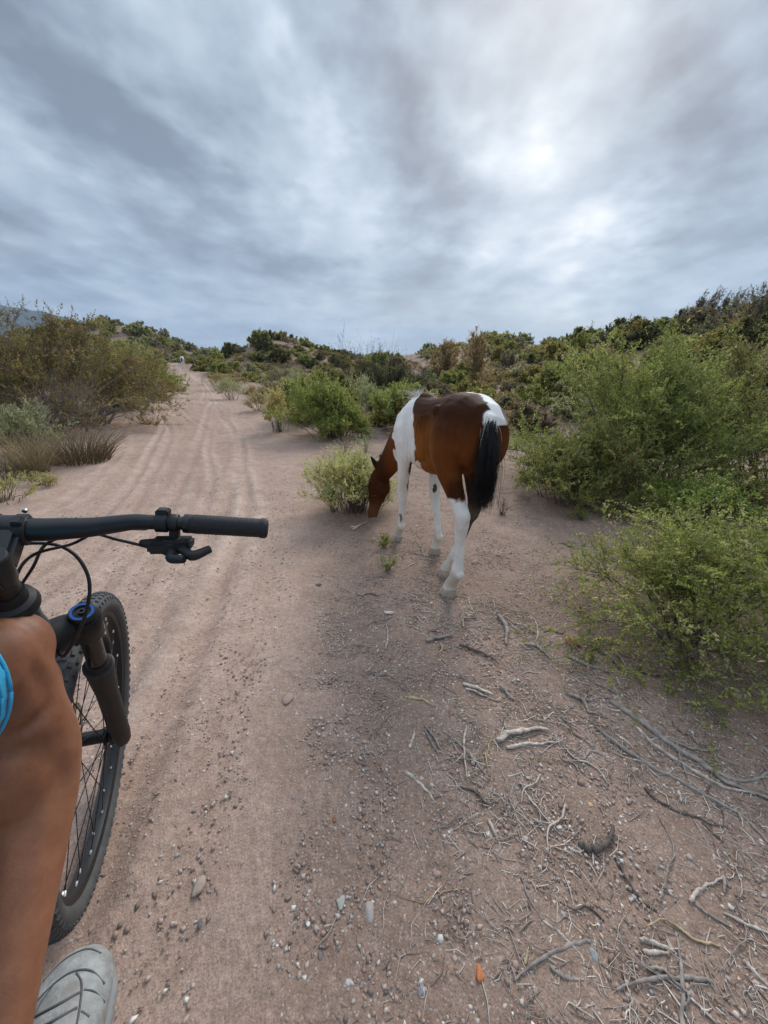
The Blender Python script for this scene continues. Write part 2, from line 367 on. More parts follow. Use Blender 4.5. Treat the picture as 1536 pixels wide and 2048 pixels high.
def pathdist(x, y):
    """signed-ish: distance to the centre line / half width, as arrays"""
    x = np.atleast_1d(x).ravel(); y = np.atleast_1d(y).ravel()
    best = np.full(len(x), 1e9); hw = np.ones(len(x)); p = PC[::4]
    for q in p:
        d = (x - q[0]) ** 2 + (y - q[1]) ** 2; k = d < best; best[k] = d[k]; hw[k] = q[2]
    return np.sqrt(best), hw
def T0(x, y):
    x = np.asarray(x, float); y = np.asarray(y, float)
    yy = np.clip(y - 8, 0, 60); z = .042 * yy * yy / (yy + 4)
    far = np.clip((np.hypot(x, y) - 160) / 800, 0, 1); z = z * (1 - far) 
    dd = np.hypot(x, y); nearflat = np.clip((dd - 3.5) / 9, 0, 1) ** 1.5
    for bx, by, sx, sy, a in BUMPS: z = z + nearflat * a * np.exp(-.5 * ((x - bx) / sx) ** 2 - .5 * ((y - by) / sy) ** 2)
    z = z + np.clip((dd - 14) / 30, 0, 1) * (vnoise(x, y, .12, 3) * 1.2 + vnoise(x, y, .37, 5) * .35)
    z = z + (.045 * vnoise(x, y, 1.1, 1) + .02 * vnoise(x, y, 3.3, 2)) * np.clip((dd - 1.2) / 4, .2, 1)
    return z
def T(x, y):
    """visible ground height (scalar)"""
    return float(T0(np.array([x]), np.array([y]))[0])
def ray(px, py):
    d = (px - 768) / FPX * CR - (py - 1024) / FPX * CU + CF; return d / np.linalg.norm(d)
def G(px, py, lift=0.0):
    """where the line of sight of a photograph pixel meets the ground"""
    d = ray(px, py); t = .3; prev = .3
    while t < 3000:
        p = CO + d * t
        if p[2] < T(p[0], p[1]) + lift: break
        prev = t; t *= 1.02
    a, b = prev, t
    for _ in range(24):
        m = .5 * (a + b); p = CO + d * m
        if p[2] < T(p[0], p[1]) + lift: b = m
        else: a = m
    p = CO + d * b; return np.array([p[0], p[1], T(p[0], p[1])])
def at(px, py, depth):
    d = ray(px, py); return CO + d * (depth / (d @ CF))

def wear(q): return np.clip((1.32 - q) / .55, 0, 1)
def build_ground():
    n = 460; t = np.linspace(-1, 1, n); b = 9.6; a = 4150 / math.sinh(b)
    gx = a * np.sinh(b * t); gy = a * np.sinh(b * t) + 1.2
    X, Y = np.meshgrid(gx, gy); x = X.ravel(); y = Y.ravel()
    z = T0(x, y)
    near = np.hypot(x, y) < 120
    d, hw = pathdist(x[near], y[near])
    dip = np.zeros(len(x)); e = np.clip((hw - d) / .35, 0, 1); dip[near] = -.07 * e
    z2 = z + dip
    fine = np.hypot(x, y) < 6
    z2 = z2 + np.where(fine, .008 * vnoise(x, y, 9, 7) + .005 * vnoise(x, y, 18, 9), 0)
    i = np.arange(n * n).reshape(n, n)
    F = np.stack([i[:-1, :-1], i[:-1, 1:], i[1:, 1:], i[1:, :-1]], -1).reshape(-1, 4)
    me = npmesh('ground', np.stack([x, y, z2], 1), F, smooth=True)
    pv = np.zeros((len(x), 3), np.float32); pv[near, 2] = wear(d / hw)
    me.attributes.new('puv', 'FLOAT_VECTOR', 'POINT').data.foreach_set('vector', pv.ravel())
    o = obj('ground', me, M['soil'])
    tag(o, 'dry reddish brown gravelly ground with low scrub hills', kind='structure')
build_ground()
def build_path():
    na, nc = 760, 150
    s = np.linspace(0, 1, na) ** 1.0
    # denser near the camera
    idx = np.interp(np.linspace(0, 1, na), [0, .08, .62, .85, 1], [0, 70, 190, 290, 419])
    P = np.stack([np.interp(idx, np.arange(420), PC[:, k]) for k in range(3)], 1)
    Tn = np.gradient(P[:, :2], axis=0); Tn = nrm(Tn); Nn = np.stack([Tn[:, 1], -Tn[:, 0]], 1)
    ln = np.concatenate([[0], np.cumsum(np.linalg.norm(np.diff(P[:, :2], axis=0), axis=1))])
    u = np.linspace(-1.12, 1.12, nc)
    U, A = np.meshgrid(u, np.arange(na))
    hw = P[A, 2]
    edge = .10 * vnoise(ln[A], np.sign(U) * 9, .9, 4) + .07 * vnoise(ln[A], np.sign(U) * 5, 2.7, 6)
    off = U * hw * (1 + edge * .8)
    X = P[A, 0] + Nn[A, 0] * off; Y = P[A, 1] + Nn[A, 1] * off
    z = T0(X.ravel(), Y.ravel()).reshape(X.shape)
    prof = np.clip((1.0 - np.abs(U)) / .18, -1, 1)
    z = z + np.where(prof > 0, -.012 * prof, .05 * prof)
    rut = np.zeros_like(z)
    # wheel ruts: wandering shallow grooves with pushed-up rims
    for k, (c, amp, wid, dep, sd) in enumerate(((-.35, .25, .055, .014, 1), (-.12, .3, .05, .012, 2), (.12, .25, .06, .014, 3), (.38, .2, .06, .012, 4), (.6, .2, .07, .010, 5), (-.6, .2, .06, .010, 6), (.25, .5, .045, .010, 7), (0, .5, .045, .010, 8))):
        line = (c + amp * 2 * vnoise(ln[A], k * 3.3, .12, 20 + sd) + .1 * vnoise(ln[A], k * 2.3, .5, 40 + sd)) * hw
        q = (off - line) / wid
        rut = np.maximum(rut, np.exp(-(np.abs(q) - 1.5) ** 2 * 1.4) * np.clip(.55 + 1.5 * vnoise(ln[A], k * 7.1, .33, 60 + sd), 0, 1)) * np.clip(prof * 3, 0, 1)
        z = z + dep * (-np.exp(-q * q) + .55 * np.exp(-(np.abs(q) - 1.8) ** 2)) * np.clip(prof * 2, 0, 1)
    z = z + .006 * vnoise(X, Y, 7, 31) + .004 * vnoise(X, Y, 19, 33)
    V = np.stack([X, Y, z], -1).reshape(-1, 3)
    i = np.arange(na * nc).reshape(na, nc)
    F = np.stack([i[:-1, :-1], i[:-1, 1:], i[1:, 1:], i[1:, :-1]], -1).reshape(-1, 4)
    me = npmesh('path', V, F, smooth=True)
    a = me.attributes.new('puv', 'FLOAT_VECTOR', 'POINT')
    a.data.foreach_set('vector', np.stack([off, ln[A] + .0 * off, wear(np.abs(U))], -1).reshape(-1, 3).astype(np.float32).ravel())
    me.attributes.new('rut', 'FLOAT', 'POINT').data.foreach_set('value', rut.astype(np.float32).ravel())
    tag(obj('path', me, M['soil']), 'sandy reddish dirt track with wheel ruts', kind='structure')
build_path()

# far blue range: a real ridge some kilometres off
def build_mountains():
    m = simple('mountain_scrub', (.055, .06, .062), .95, .3, .004, spec=.1)
    for name, lab, az0, az1, dist, pk in (
        ('mountain', 'distant blue mountain ridge beyond the scrub', -75, 30, 3000, [(-75, 330), (-62, 360), (-52, 340), (-45, 380), (-41, 395), (-38, 370), (-34, 325), (-31, 300), (-28, 265), (-25.5, 215), (-22, 165), (-18, 120), (-12, 95), (0, 85), (12, 70), (30, 40)]),
    ):
        na, nr = 300, 24; az = np.linspace(az0, az1, na); rr = np.linspace(-1, 1, nr)
        A, Rr = np.meshgrid(az, rr)
        hgt = np.interp(A, [p[0] for p in pk], [p[1] for p in pk]) * .80
        d = dist + Rr * 600 + 160 * vnoise(A, Rr, .3, 4)
        x = d * np.sin(np.radians(A)); y = d * np.cos(np.radians(A))
        z = hgt * np.clip(1 - np.abs(Rr) ** 1.3, 0, 1) * (1 + .25 * vnoise(A, Rr * 3, .8, 2) * (np.abs(Rr) > .05)) + 14 * vnoise(A, Rr, 1.7, 8) + 8 * vnoise(A, Rr * 4, 4, 9) - 20 * (np.abs(Rr) > .97)
        i = np.arange(na * nr).reshape(nr, na); F = np.stack([i[:-1, :-1], i[:-1, 1:], i[1:, 1:], i[1:, :-1]], -1).reshape(-1, 4)
        tag(obj(name, npmesh(name, np.stack([x, y, z], -1).reshape(-1, 3), F, smooth=True), m), lab, kind='structure')
build_mountains()
def build_haze():
    me = bpy.data.meshes.new('haze'); bm = bmesh.new(); bmesh.ops.create_cube(bm, size=2)
    for v in bm.verts: v.co = Vector((v.co[0] * 4200, v.co[1] * 4200, 217 + v.co[2] * 223))
    bm.to_mesh(me); bm.free()
    m = bpy.data.materials.new('haze_air'); m.use_nodes = True; nt = m.node_tree; nt.nodes.clear()
    out = N(nt, 'ShaderNodeOutputMaterial'); v = N(nt, 'ShaderNodeVolumePrincipled')
    v.inputs['Color'].default_value = (.62, .80, 1.0, 1); v.inputs['Density'].default_value = .00017; v.inputs['Anisotropy'].default_value = .2
    L(nt, v.outputs[0], out.inputs['Volume'])
    tag(obj('haze', me, m), kind='stuff')
HAZE = True
if HAZE: build_haze()

# ------------------------------------------------------------------ vegetation
LEAF_TONES = {
    'fresh': [(0.340, 0.414, 0.092), (0.432, 0.505, 0.122), (0.258, 0.329, 0.077), (0.571, 0.591, 0.181)],
    'green': [(0.311, 0.356, 0.102), (0.387, 0.432, 0.125), (0.236, 0.281, 0.081), (0.504, 0.516, 0.171)],
    'dark': [(0.106, 0.116, 0.060), (0.140, 0.150, 0.073), (0.079, 0.087, 0.048), (0.187, 0.187, 0.092)],
    'olive': [(0.315, 0.265, 0.087), (0.392, 0.320, 0.101), (0.239, 0.204, 0.073), (0.469, 0.360, 0.120)],
    'olive_green': [(0.334, 0.328, 0.100), (0.408, 0.384, 0.117), (0.258, 0.258, 0.081), (0.504, 0.440, 0.144)],
    'pale': [(0.517, 0.514, 0.238), (0.618, 0.580, 0.273), (0.417, 0.435, 0.195), (0.680, 0.659, 0.297)],
    'yellow': [(0.626, 0.488, 0.165), (0.657, 0.561, 0.209), (0.493, 0.427, 0.154), (0.657, 0.620, 0.275)],
    'sage': [(0.359, 0.390, 0.231), (0.440, 0.464, 0.275), (0.280, 0.317, 0.181), (0.533, 0.537, 0.319)],
    'tan': [(0.572, 0.415, 0.220), (0.657, 0.500, 0.275), (0.440, 0.317, 0.170), (0.657, 0.586, 0.341)],
    'grey': [(0.306, 0.262, 0.181), (0.373, 0.317, 0.209), (0.240, 0.201, 0.137), (0.440, 0.354, 0.220)],
    'dry': [(0.347, 0.238, 0.121), (0.440, 0.305, 0.154), (0.266, 0.183, 0.099), (0.507, 0.366, 0.198)],
}
def lump(D, seed, amt):
    """uneven outline of a crown as a function of direction"""
    r = np.random.default_rng(seed); k = nrm(r.normal(size=(9, 3))); k[:, 2] = np.abs(k[:, 2])
    w = r.uniform(-1, 1, 9)
    return 1 + amt * (np.exp(4.5 * (D @ k.T - 1)) * w).sum(-1)
def bush_parts(seed, size, stems=26, twigs=26, leaves=26, leaf=(.018, .008), tone='green', tone2=None, mix2=.25, spread=.25, el=(12, 88), up=.45, droop=0., twig_len=.30, bare=.25, stem_r=.008, bark=(.16, .13, .105), lumpy=.45, wig=.10, sprig=0., inner=.35, cone=0.):
    r = np.random.default_rng(seed); rx, ry, rz = size; sz = (rx + ry + rz) / 3; S = np.array([rx, ry, rz])
    az = r.uniform(0, 2 * np.pi, stems); e = np.radians(el[0] + (el[1] - el[0]) * r.uniform(0, 1, stems) ** .8)
    D = np.stack([np.cos(az) * np.cos(e), np.sin(az) * np.cos(e), np.sin(e)], 1)
    Lm = lump(D, seed + 1, lumpy)[:, None] * r.uniform(.72, 1.0, (stems, 1))
    E_ = D * S * Lm
    B_ = np.stack([D[:, 0] * rx * spread * r.uniform(.2, 1, stems), D[:, 1] * ry * spread * r.uniform(.2, 1, stems), np.full(stems, -.02)], 1)
    k = 9; t = np.linspace(0, 1, k)[None, :, None]
    mid = B_ * .45 + E_ * .55; mid[:, 2] += rz * (.18 - cone) * np.cos(e); mid[:, :2] -= (E_ - B_)[:, :2] * .12
    SP = (1 - t) ** 2 * B_[:, None] + 2 * t * (1 - t) * mid[:, None] + t ** 2 * E_[:, None]
    wv = r.normal(size=(stems, k, 3)) * wig * sz * .45; wv[:, 0] = 0; SP = SP + np.cumsum(wv, 1) * np.linspace(.3, .5, k)[None, :, None]
    SP[:, 1:, 2] = np.maximum(SP[:, 1:, 2], .03)
    sr = stem_r * r.uniform(.6, 1.2, (stems, 1)) * np.linspace(1, .22, k)[None]
    # twigs leave the stems towards the outside
    nt = stems * twigs; si = np.repeat(np.arange(stems), twigs)
    tt = inner + (1 - inner) * r.uniform(0, 1, nt) ** .65
    f = tt * (k - 1); i0 = np.minimum(f.astype(int), k - 2); fr = (f - i0)[:, None]
    O = SP[si, i0] * (1 - fr) + SP[si, i0 + 1] * fr
    tan = nrm(SP[si, i0 + 1] - SP[si, i0])
    dirs = nrm(tan * .55 + r.normal(size=(nt, 3)) * .62 + np.array([0, 0, up]) + nrm(O * [1, 1, .6]) * .45)
    ln = twig_len * sz * r.uniform(.35, 1.1, nt) * (1.15 - .45 * tt)
    kt = 5; q = np.linspace(0, 1, kt)[None, :, None]
    bend = r.normal(size=(nt, 3)) * .28 + np.array([0, 0, .12 - droop])
    TP = O[:, None] + dirs[:, None] * ln[:, None, None] * q + bend[:, None] * ln[:, None, None] * q ** 2
    TP[:, :, 2] = np.maximum(TP[:, :, 2], .015)
    tr = (stem_r * .26) * r.uniform(.6, 1.1, (nt, 1)) * np.linspace(1, .35, kt)[None]
    if sprig:
        # second order sprigs on the twigs
        ns = int(nt * sprig); pi = r.integers(0, nt, ns); f = r.uniform(.2, 1, ns) * (kt - 1); i0 = np.minimum(f.astype(int), kt - 2); fr = (f - i0)[:, None]
        O2 = TP[pi, i0] * (1 - fr) + TP[pi, i0 + 1] * fr
        d2 = nrm(nrm(TP[pi, i0 + 1] - TP[pi, i0]) * .7 + r.normal(size=(ns, 3)) * .6 + np.array([0, 0, up * .7]))
        l2 = ln[pi] * r.uniform(.3, .75, ns)
        TP2 = O2[:, None] + d2[:, None] * l2[:, None, None] * q + (r.normal(size=(ns, 3)) * .2 + [0, 0, -droop])[:, None] * l2[:, None, None] * q ** 2
        TP2[:, :, 2] = np.maximum(TP2[:, :, 2], .012)
        TP = np.concatenate([TP, TP2]); tr = np.concatenate([tr, tr[pi] * .6]); nt = len(TP); tt = np.concatenate([tt, tt[pi]])
    # leaves along the twigs
    leafy = r.uniform(0, 1, nt) > bare
    li = np.repeat(np.where(leafy)[0], leaves); nl = len(li)
    f = r.uniform(.08, 1.0, nl) ** .8 * (kt - 1); i0 = np.minimum(f.astype(int), kt - 2); fr = (f - i0)[:, None]
    LO = TP[li, i0] * (1 - fr) + TP[li, i0 + 1] * fr
    lt = nrm(TP[li, i0 + 1] - TP[li, i0])
    ld = nrm(lt * .55 + r.normal(size=(nl, 3)) * .7 + np.array([0, 0, .25]))
    lw = nrm(np.cross(ld, r.normal(size=(nl, 3)) + np.array([0, 0, 1.2])))
    ll = leaf[0] * r.uniform(.55, 1.35, (nl, 1)); lb = leaf[1] * r.uniform(.6, 1.3, (nl, 1))
    up_ = np.cross(lw, ld) * lb * .35
    LV = np.stack([LO, LO + ld * ll * .5 + lw * lb * .5 + up_, LO + ld * ll, LO + ld * ll * .5 - lw * lb * .5 + up_], 1).reshape(-1, 3)
    LF = np.arange(nl * 4).reshape(nl, 4)
    pal = np.array(LEAF_TONES[tone]); c = pal[r.choice(len(pal), nt, p=[.34, .3, .24, .12])]
    if tone2:
        p2 = np.array(LEAF_TONES[tone2]); sel = r.uniform(0, 1, nt) < mix2; c[sel] = p2[r.choice(len(p2), sel.sum())]
    c = c[li] * r.uniform(.78, 1.25, (nl, 1)) * r.uniform(.94, 1.06, (nl, 3))
    leafc = np.repeat(c, 4, 0)
    V1, F1 = tubes(SP, sr, 5, cap=False); V2, F2 = tubes(TP, tr, 3, cap=False)
    bc = np.array(bark)
    BV = np.vstack([V1, V2]); BF = [np.vstack([F1[0], F2[0] + len(V1)])]
    sc1 = np.repeat(bc * r.uniform(.75, 1.3, (stems, 1)), k * 5, 0); sc2 = np.repeat(bc * r.uniform(.75, 1.35, (nt, 1)), kt * 3, 0)
    return (LV, LF, leafc), (BV, BF, np.vstack([sc1, sc2]))
BUSH_COUNT = 0
def bush(name, seed, loc, rotz=0., label=None, cat='bush', group=None, scale=1., **kw):
    """a bush with its foliage and its branches as parts"""
    lv, br = bush_parts(seed, **kw)
    t = empty(name, loc); t.rotation_euler = (0, 0, rotz); t.scale = (scale,) * 3
    obj('foliage', npmesh('foliage', lv[0], lv[1], lv[2]), M['leaf'], t)
    obj('branches', npmesh('branches', br[0], br[1], br[2], smooth=True), M['bark'], t)
    return tag(t, label, cat, group)
def far_proto(seed, **kw):
    """one mesh for bushes too far off to show their parts"""
    lv, br = bush_parts(seed, **kw); n = len(lv[0])
    me = npmesh('shrub', np.vstack([lv[0], br[0]]), [np.vstack([lv[1], br[1][0] + n])], np.vstack([lv[2], br[2]]))
    mi = np.zeros(len(me.polygons), np.int32); mi[len(lv[1]):] = 1
    me.materials.append(M['leaf']); me.materials.append(M['bark']); me.polygons.foreach_set('material_index', mi)
    return me
def plant(name, me, loc, s=1., rot=None, label=None, cat='bush', group=None, sz=None):
    o = bpy.data.objects.new(name, me); COL.objects.link(o); o.location = loc
    o.rotation_euler = (0, 0, rng.uniform(0, 6.28) if rot is None else rot); o.scale = (s, s, s if sz is None else sz)
    return tag(o, label, cat, group)
def zc(p): return float((np.asarray(p) - CO) @ CF)
def px_size(p, n): return n / FPX * zc(p)       # metres that n photograph pixels span at p

# --- right of the foal: the near bush and the broad green bushes under the hill
b0 = G(1420, 1330)
bush('near_bush', 11, (1.62, 1.72, T(1.62, 1.72)), .3, 'bright green near bush with arching leafy twigs beside the long dead branches', 'bush',
     size=(.64, .64, .60), stems=58, twigs=24, leaves=20, leaf=(.019, .0070), tone='fresh', tone2='pale', mix2=.16, spread=.35, el=(2, 85), up=.22, twig_len=.62, bare=.06, stem_r=.006, sprig=1.0, lumpy=.6, droop=.25, inner=.25)
bush('near_bush', 12, (2.35, 1.35, T(2.35, 1.35)), 1.3, 'leafy green bush behind the near bush at the litter edge', 'bush',
     size=(.75, .65, .66), stems=48, twigs=28, leaves=16, leaf=(.020, .0085), tone='fresh', tone2='green', mix2=.4, spread=.3, el=(8, 85), up=.35, twig_len=.40, bare=.1, stem_r=.006, sprig=.9, lumpy=.4, inner=.25)
def gb(px, py): 
    p = G(px, py); return (p[0], p[1], p[2])
big = dict(leaves=18, leaf=(.034, .013), spread=.45, stem_r=.009, sprig=.9, lumpy=.45, el=(2, 86), inner=.18)
bush('broad_bush', 21, (3.15, 4.75, T(3.15, 4.75)), .4, 'broad feathery green bush spreading at the foot of the right hill', 'bush',
     size=(1.5, 1.25, 1.62), stems=84, twigs=32, tone='green', tone2='fresh', mix2=.3, twig_len=.30, up=.35, bare=.1, **big)
bush('broad_bush', 22, (4.9, 4.7, T(4.9, 4.7)), 2.1, 'tall feathery green bush with dark stems under the right hill', 'bush',
     size=(1.5, 1.4, 1.85), stems=80, twigs=32, tone='green', tone2='olive_green', mix2=.35, twig_len=.30, up=.4, bare=.12, bark=(.07, .055, .045), **big)
bush('leafy_bush', 23, (2.15, 4.25, T(2.15, 4.25)), 1.1, 'low mixed green bush right behind the foal', 'bush',
     size=(.95, .85, .85), stems=64, twigs=28, tone='green', tone2='olive_green', mix2=.3, twig_len=.32, up=.3, bare=.12, **{**big, 'leaf': (.027, .012)})
bush('leafy_bush', 24, (2.95, 3.55, T(2.95, 3.55)), 3.1, 'yellowish green bush in front of the broad feathery bush', 'bush',
     size=(.70, .60, .68), stems=52, twigs=26, tone='fresh', tone2='yellow', mix2=.12, twig_len=.34, up=.45, bare=.12, **{**big, 'leaf': (.025, .012)})
bush('leafy_bush', 25, (3.75, 3.2, T(3.75, 3.2)), 4.1, 'shaded olive bush between the near bush and the tall feathery bush', 'bush',
     size=(1.0, .75, .9), stems=54, twigs=26, tone='olive_green', tone2='dry', mix2=.2, twig_len=.32, up=.4, bare=.2, **{**big, 'leaf': (.025, .012)})
# --- at the foal's head and small plants on the open ground
p = G(702, 1040)
bush('pale_bush', 31, (p[0] + .03, p[1] + .27, p[2]), .2, 'pale yellow green flowering bush at the muzzle of the foal', 'bush',
     size=(.64, .48, .54), stems=130, twigs=16, leaves=17, leaf=(.016, .0085), tone='pale', tone2='yellow', mix2=.34, spread=.55, el=(18, 88), up=.75, twig_len=.36, bare=.05, stem_r=.004, lumpy=.35, sprig=.5, inner=.35)
p = G(668, 1024)
bush('green_plant', 32, (p[0], p[1] + .02, p[2]), .9, 'small fresh green plant in front of the pale bush', 'plant',
     size=(.15, .13, .25), stems=16, twigs=10, leaves=14, leaf=(.013, .006), tone='fresh', spread=.4, el=(35, 88), up=.8, twig_len=.4, bare=.05, stem_r=.003, lumpy=.3)
for i, (x, y, w, h, lab, tone) in enumerate((
        (775, 1140, .10, .10, 'thin pale weed on bare ground between stick litter', 'pale'),
        (768, 1092, .13, .08, 'sparse olive weed by the front hoof of the foal', 'olive_green'),
        (1003, 1030, .15, .22, 'dry leafless tuft standing behind the tail of the foal', 'dry'),
        (1160, 1040, .12, .12, 'tiny green seedling at the edge of the gravel', 'fresh'),
        (1212, 1036, .10, .14, 'slim green seedling next to the broad bushes', 'fresh'),
        (735, 905, .30, .30, 'grey green wiry plant beyond the foal by the track bush', 'sage'),
        (690, 905, .25, .2, 'low grey tuft in front of the round green bush', 'grey'))):
    q = G(x, y)
    bush('small_plant', 40 + i, tuple(q), i * 1., lab, 'plant', size=(w, w * .9, h), stems=22, twigs=8, leaves=5 if tone == 'dry' else 9, leaf=(.010, .0045) if i < 5 else (.016, .007), tone=tone, spread=.35, el=(25, 85), up=.7, twig_len=.38, bare=.7 if tone == 'dry' else .2, stem_r=.0028, lumpy=.3)
# --- left of the track
bush('dry_bush', 51, (-6.9, 8.1, T(-6.9, 8.1)), .5, 'big sprawling olive brown bush with bare grey branches left of the track', 'bush',
     size=(2.5, 1.7, 1.9), stems=110, twigs=28, leaves=15, leaf=(.044, .020), tone='olive', tone2='olive_green', mix2=.3, spread=.5, el=(0, 80), up=.22, twig_len=.26, bare=.32, stem_r=.016, bark=(.21, .175, .15), lumpy=.4, sprig=.6, inner=.3)
bush('dry_bush', 52, (-9.0, 8.9, T(-9.0, 8.9)), 1.5, 'tall wispy olive bush rising behind the sprawling bush', 'bush',
     size=(2.0, 1.6, 1.7), stems=70, twigs=28, leaves=14, leaf=(.034, .015), tone='olive', tone2='dark', mix2=.3, spread=.3, el=(5, 80), up=.35, twig_len=.24, bare=.15, stem_r=.014, bark=(.15, .125, .105), lumpy=.4, sprig=.5, inner=.3)
bush('dry_bush', 53, (-6.5, 7.2, T(-6.5, 7.2)), 2.5, 'low tangle of bare grey branches at the foot of the sprawling bush', 'bush',
     size=(1.9, 1.1, 1.15), stems=90, twigs=22, leaves=5, leaf=(.026, .012), tone='olive', tone2='dry', mix2=.4, spread=.5, el=(3, 60), up=.1, twig_len=.34, bare=.75, stem_r=.011, bark=(.24, .205, .18), lumpy=.4, sprig=.3, inner=.2)
bush('dry_bush', 54, (-7.3, 10.8, T(-7.3, 10.8)), .9, 'olive bush with yellowing leaves at the track edge', 'bush',
     size=(1.6, 1.3, 1.45), stems=70, twigs=26, leaves=14, leaf=(.044, .020), tone='olive', tone2='yellow', mix2=.1, spread=.5, el=(0, 82), up=.25, twig_len=.27, bare=.2, stem_r=.013, lumpy=.4, sprig=.5, inner=.3)
bush('track_bush', 55, (-9.3, 14.9, T(-9.3, 14.9)), .9, 'rounded green bush where the track narrows', 'bush',
     size=(1.9, 1.4, 1.45), stems=64, twigs=26, leaves=14, leaf=(.055, .025), tone='green', tone2='olive_green', mix2=.4, spread=.5, el=(0, 85), up=.45, twig_len=.27, bare=.1, stem_r=.013, lumpy=.35, sprig=.5, inner=.3)
bush('track_bush', 56, (-11.3, 19.2, T(-11.3, 19.2)), 1.9, 'green bush close beside the track in front of the white horse', 'bush',
     size=(1.9, 1.5, 1.4), stems=60, twigs=24, leaves=13, leaf=(.065, .029), tone='green', tone2='olive_green', mix2=.2, spread=.5, el=(0, 85), up=.45, twig_len=.27, bare=.1, stem_r=.013, lumpy=.35, sprig=.4, inner=.3)
p = G(45, 915)
bush('sage_clump', 57, (p[0] - .15, p[1] + .25, p[2]), .1, 'pale sage green clump beside tan grass left of the track', 'bush',
     size=(.7, .55, .62), stems=64, twigs=14, leaves=14, leaf=(.020, .010), tone='sage', tone2='pale', mix2=.3, spread=.5, el=(20, 86), up=.6, twig_len=.34, bare=.1, stem_r=.005, lumpy=.4, sprig=.4)
for i, (x, y, w, h, lab) in enumerate(((82, 968, .26, .13, 'small pale yellow clump at the left edge of the track'), (8, 1000, .35, .2, 'low pale yellow green clump behind the handlebar'), (270, 782, .5, .35, 'pale grassy tuft under the rounded green bush'))):
    q = G(x, y)
    bush('pale_clump', 60 + i, tuple(q), i, lab, 'plant', size=(w, w, h), stems=30, twigs=10, leaves=12, leaf=(.016, .007), tone='pale', tone2='yellow', mix2=.4, spread=.6, el=(20, 85), up=.5, twig_len=.36, bare=.1, stem_r=.004, lumpy=.3)
def grass_clump(seed, loc, rad, hgt, n, label, cols, lean=.35, width=.004):
    r = np.random.default_rng(seed); a = r.uniform(0, 6.28, n); q = rad * np.sqrt(r.uniform(0, 1, n))
    O = np.stack([q * np.cos(a), q * np.sin(a), np.full(n, -.01)], 1)
    d = nrm(np.stack([O[:, 0] / rad * lean, O[:, 1] / rad * lean, np.ones(n)], 1) + r.normal(size=(n, 3)) * .16)
    h = hgt * r.uniform(.45, 1.1, n); k = 5; t = np.linspace(0, 1, k)[None, :, None]
    bend = nrm(r.normal(size=(n, 3)) * [1, 1, .1] + O / rad) * r.uniform(.05, .5, (n, 1)); bend[:, 2] = -.12
    P = O[:, None] + d[:, None] * h[:, None, None] * t + bend[:, None] * h[:, None, None] * t ** 2.2
    V, F = tubes(P, width * r.uniform(.5, 1.1, (n, 1)) * np.linspace(1, .2, k)[None], 3, cap=False)
    c = np.array(cols)[r.integers(0, len(cols), n)] * r.uniform(.8, 1.2, (n, 1))
    o = obj('grass_clump', npmesh('grass_clump', V, F, np.repeat(c, k * 3, 0)), M['leaf']); o.location = loc
    return tag(o, label, 'grass')
q = G(52, 950); grass_clump(1, (q[0], q[1] + .1, q[2]), .16, .66, 300, 'upright straw coloured dry grass left of the track', [(.52, .42, .25), (.60, .50, .30), (.42, .32, .19)], .3)
q = G(120, 930); grass_clump(2, (q[0] + .05, q[1] + .3, q[2]), .36, .55, 700, 'dry brown grass under the sprawling olive bush', [(.34, .26, .14), (.42, .32, .18), (.26, .20, .12), (.36, .34, .16)], .55)
q = G(15, 960); grass_clump(3, (q[0] - .2, q[1] + .1, q[2]), .4, .4, 500, 'flattened dark brown grass at the track edge', [(.22, .17, .12), (.30, .23, .15)], .9)
# --- across the track, centre
q = G(652, 884)
bush('round_bush', 71, (q[0] + .1, q[1] + .65, q[2]), .2, 'round bright green bush standing alone by the track bend', 'bush',
     size=(1.15, .95, .98), stems=84, twigs=30, leaves=17, leaf=(.036, .015), tone='fresh', tone2='green', mix2=.4, spread=.4, el=(10, 86), up=.6, twig_len=.30, bare=.06, stem_r=.008, lumpy=.35, sprig=.7, inner=.3)
q = G(790, 868)
bush('round_bush', 72, (q[0] + .15, q[1] + .7, q[2]), 1.2, 'green bush seen over the neck of the foal', 'bush',
     size=(1.0, .85, 1.12), stems=70, twigs=28, leaves=16, leaf=(.038, .016), tone='green', tone2='fresh', mix2=.3, spread=.35, el=(12, 86), up=.5, twig_len=.30, bare=.1, stem_r=.008, lumpy=.4, sprig=.6, inner=.3)
q = G(735, 840)
bush('sage_clump', 73, (q[0], q[1] + .8, q[2]), 1.2, 'whitish sage bush between the round green bushes', 'bush',
     size=(.9, .8, .95), stems=40, twigs=18, leaves=14, leaf=(.028, .013), tone='sage', tone2='pale', mix2=.5, spread=.4, el=(15, 86), up=.6, twig_len=.30, bare=.1, stem_r=.006, lumpy=.4, sprig=.4)
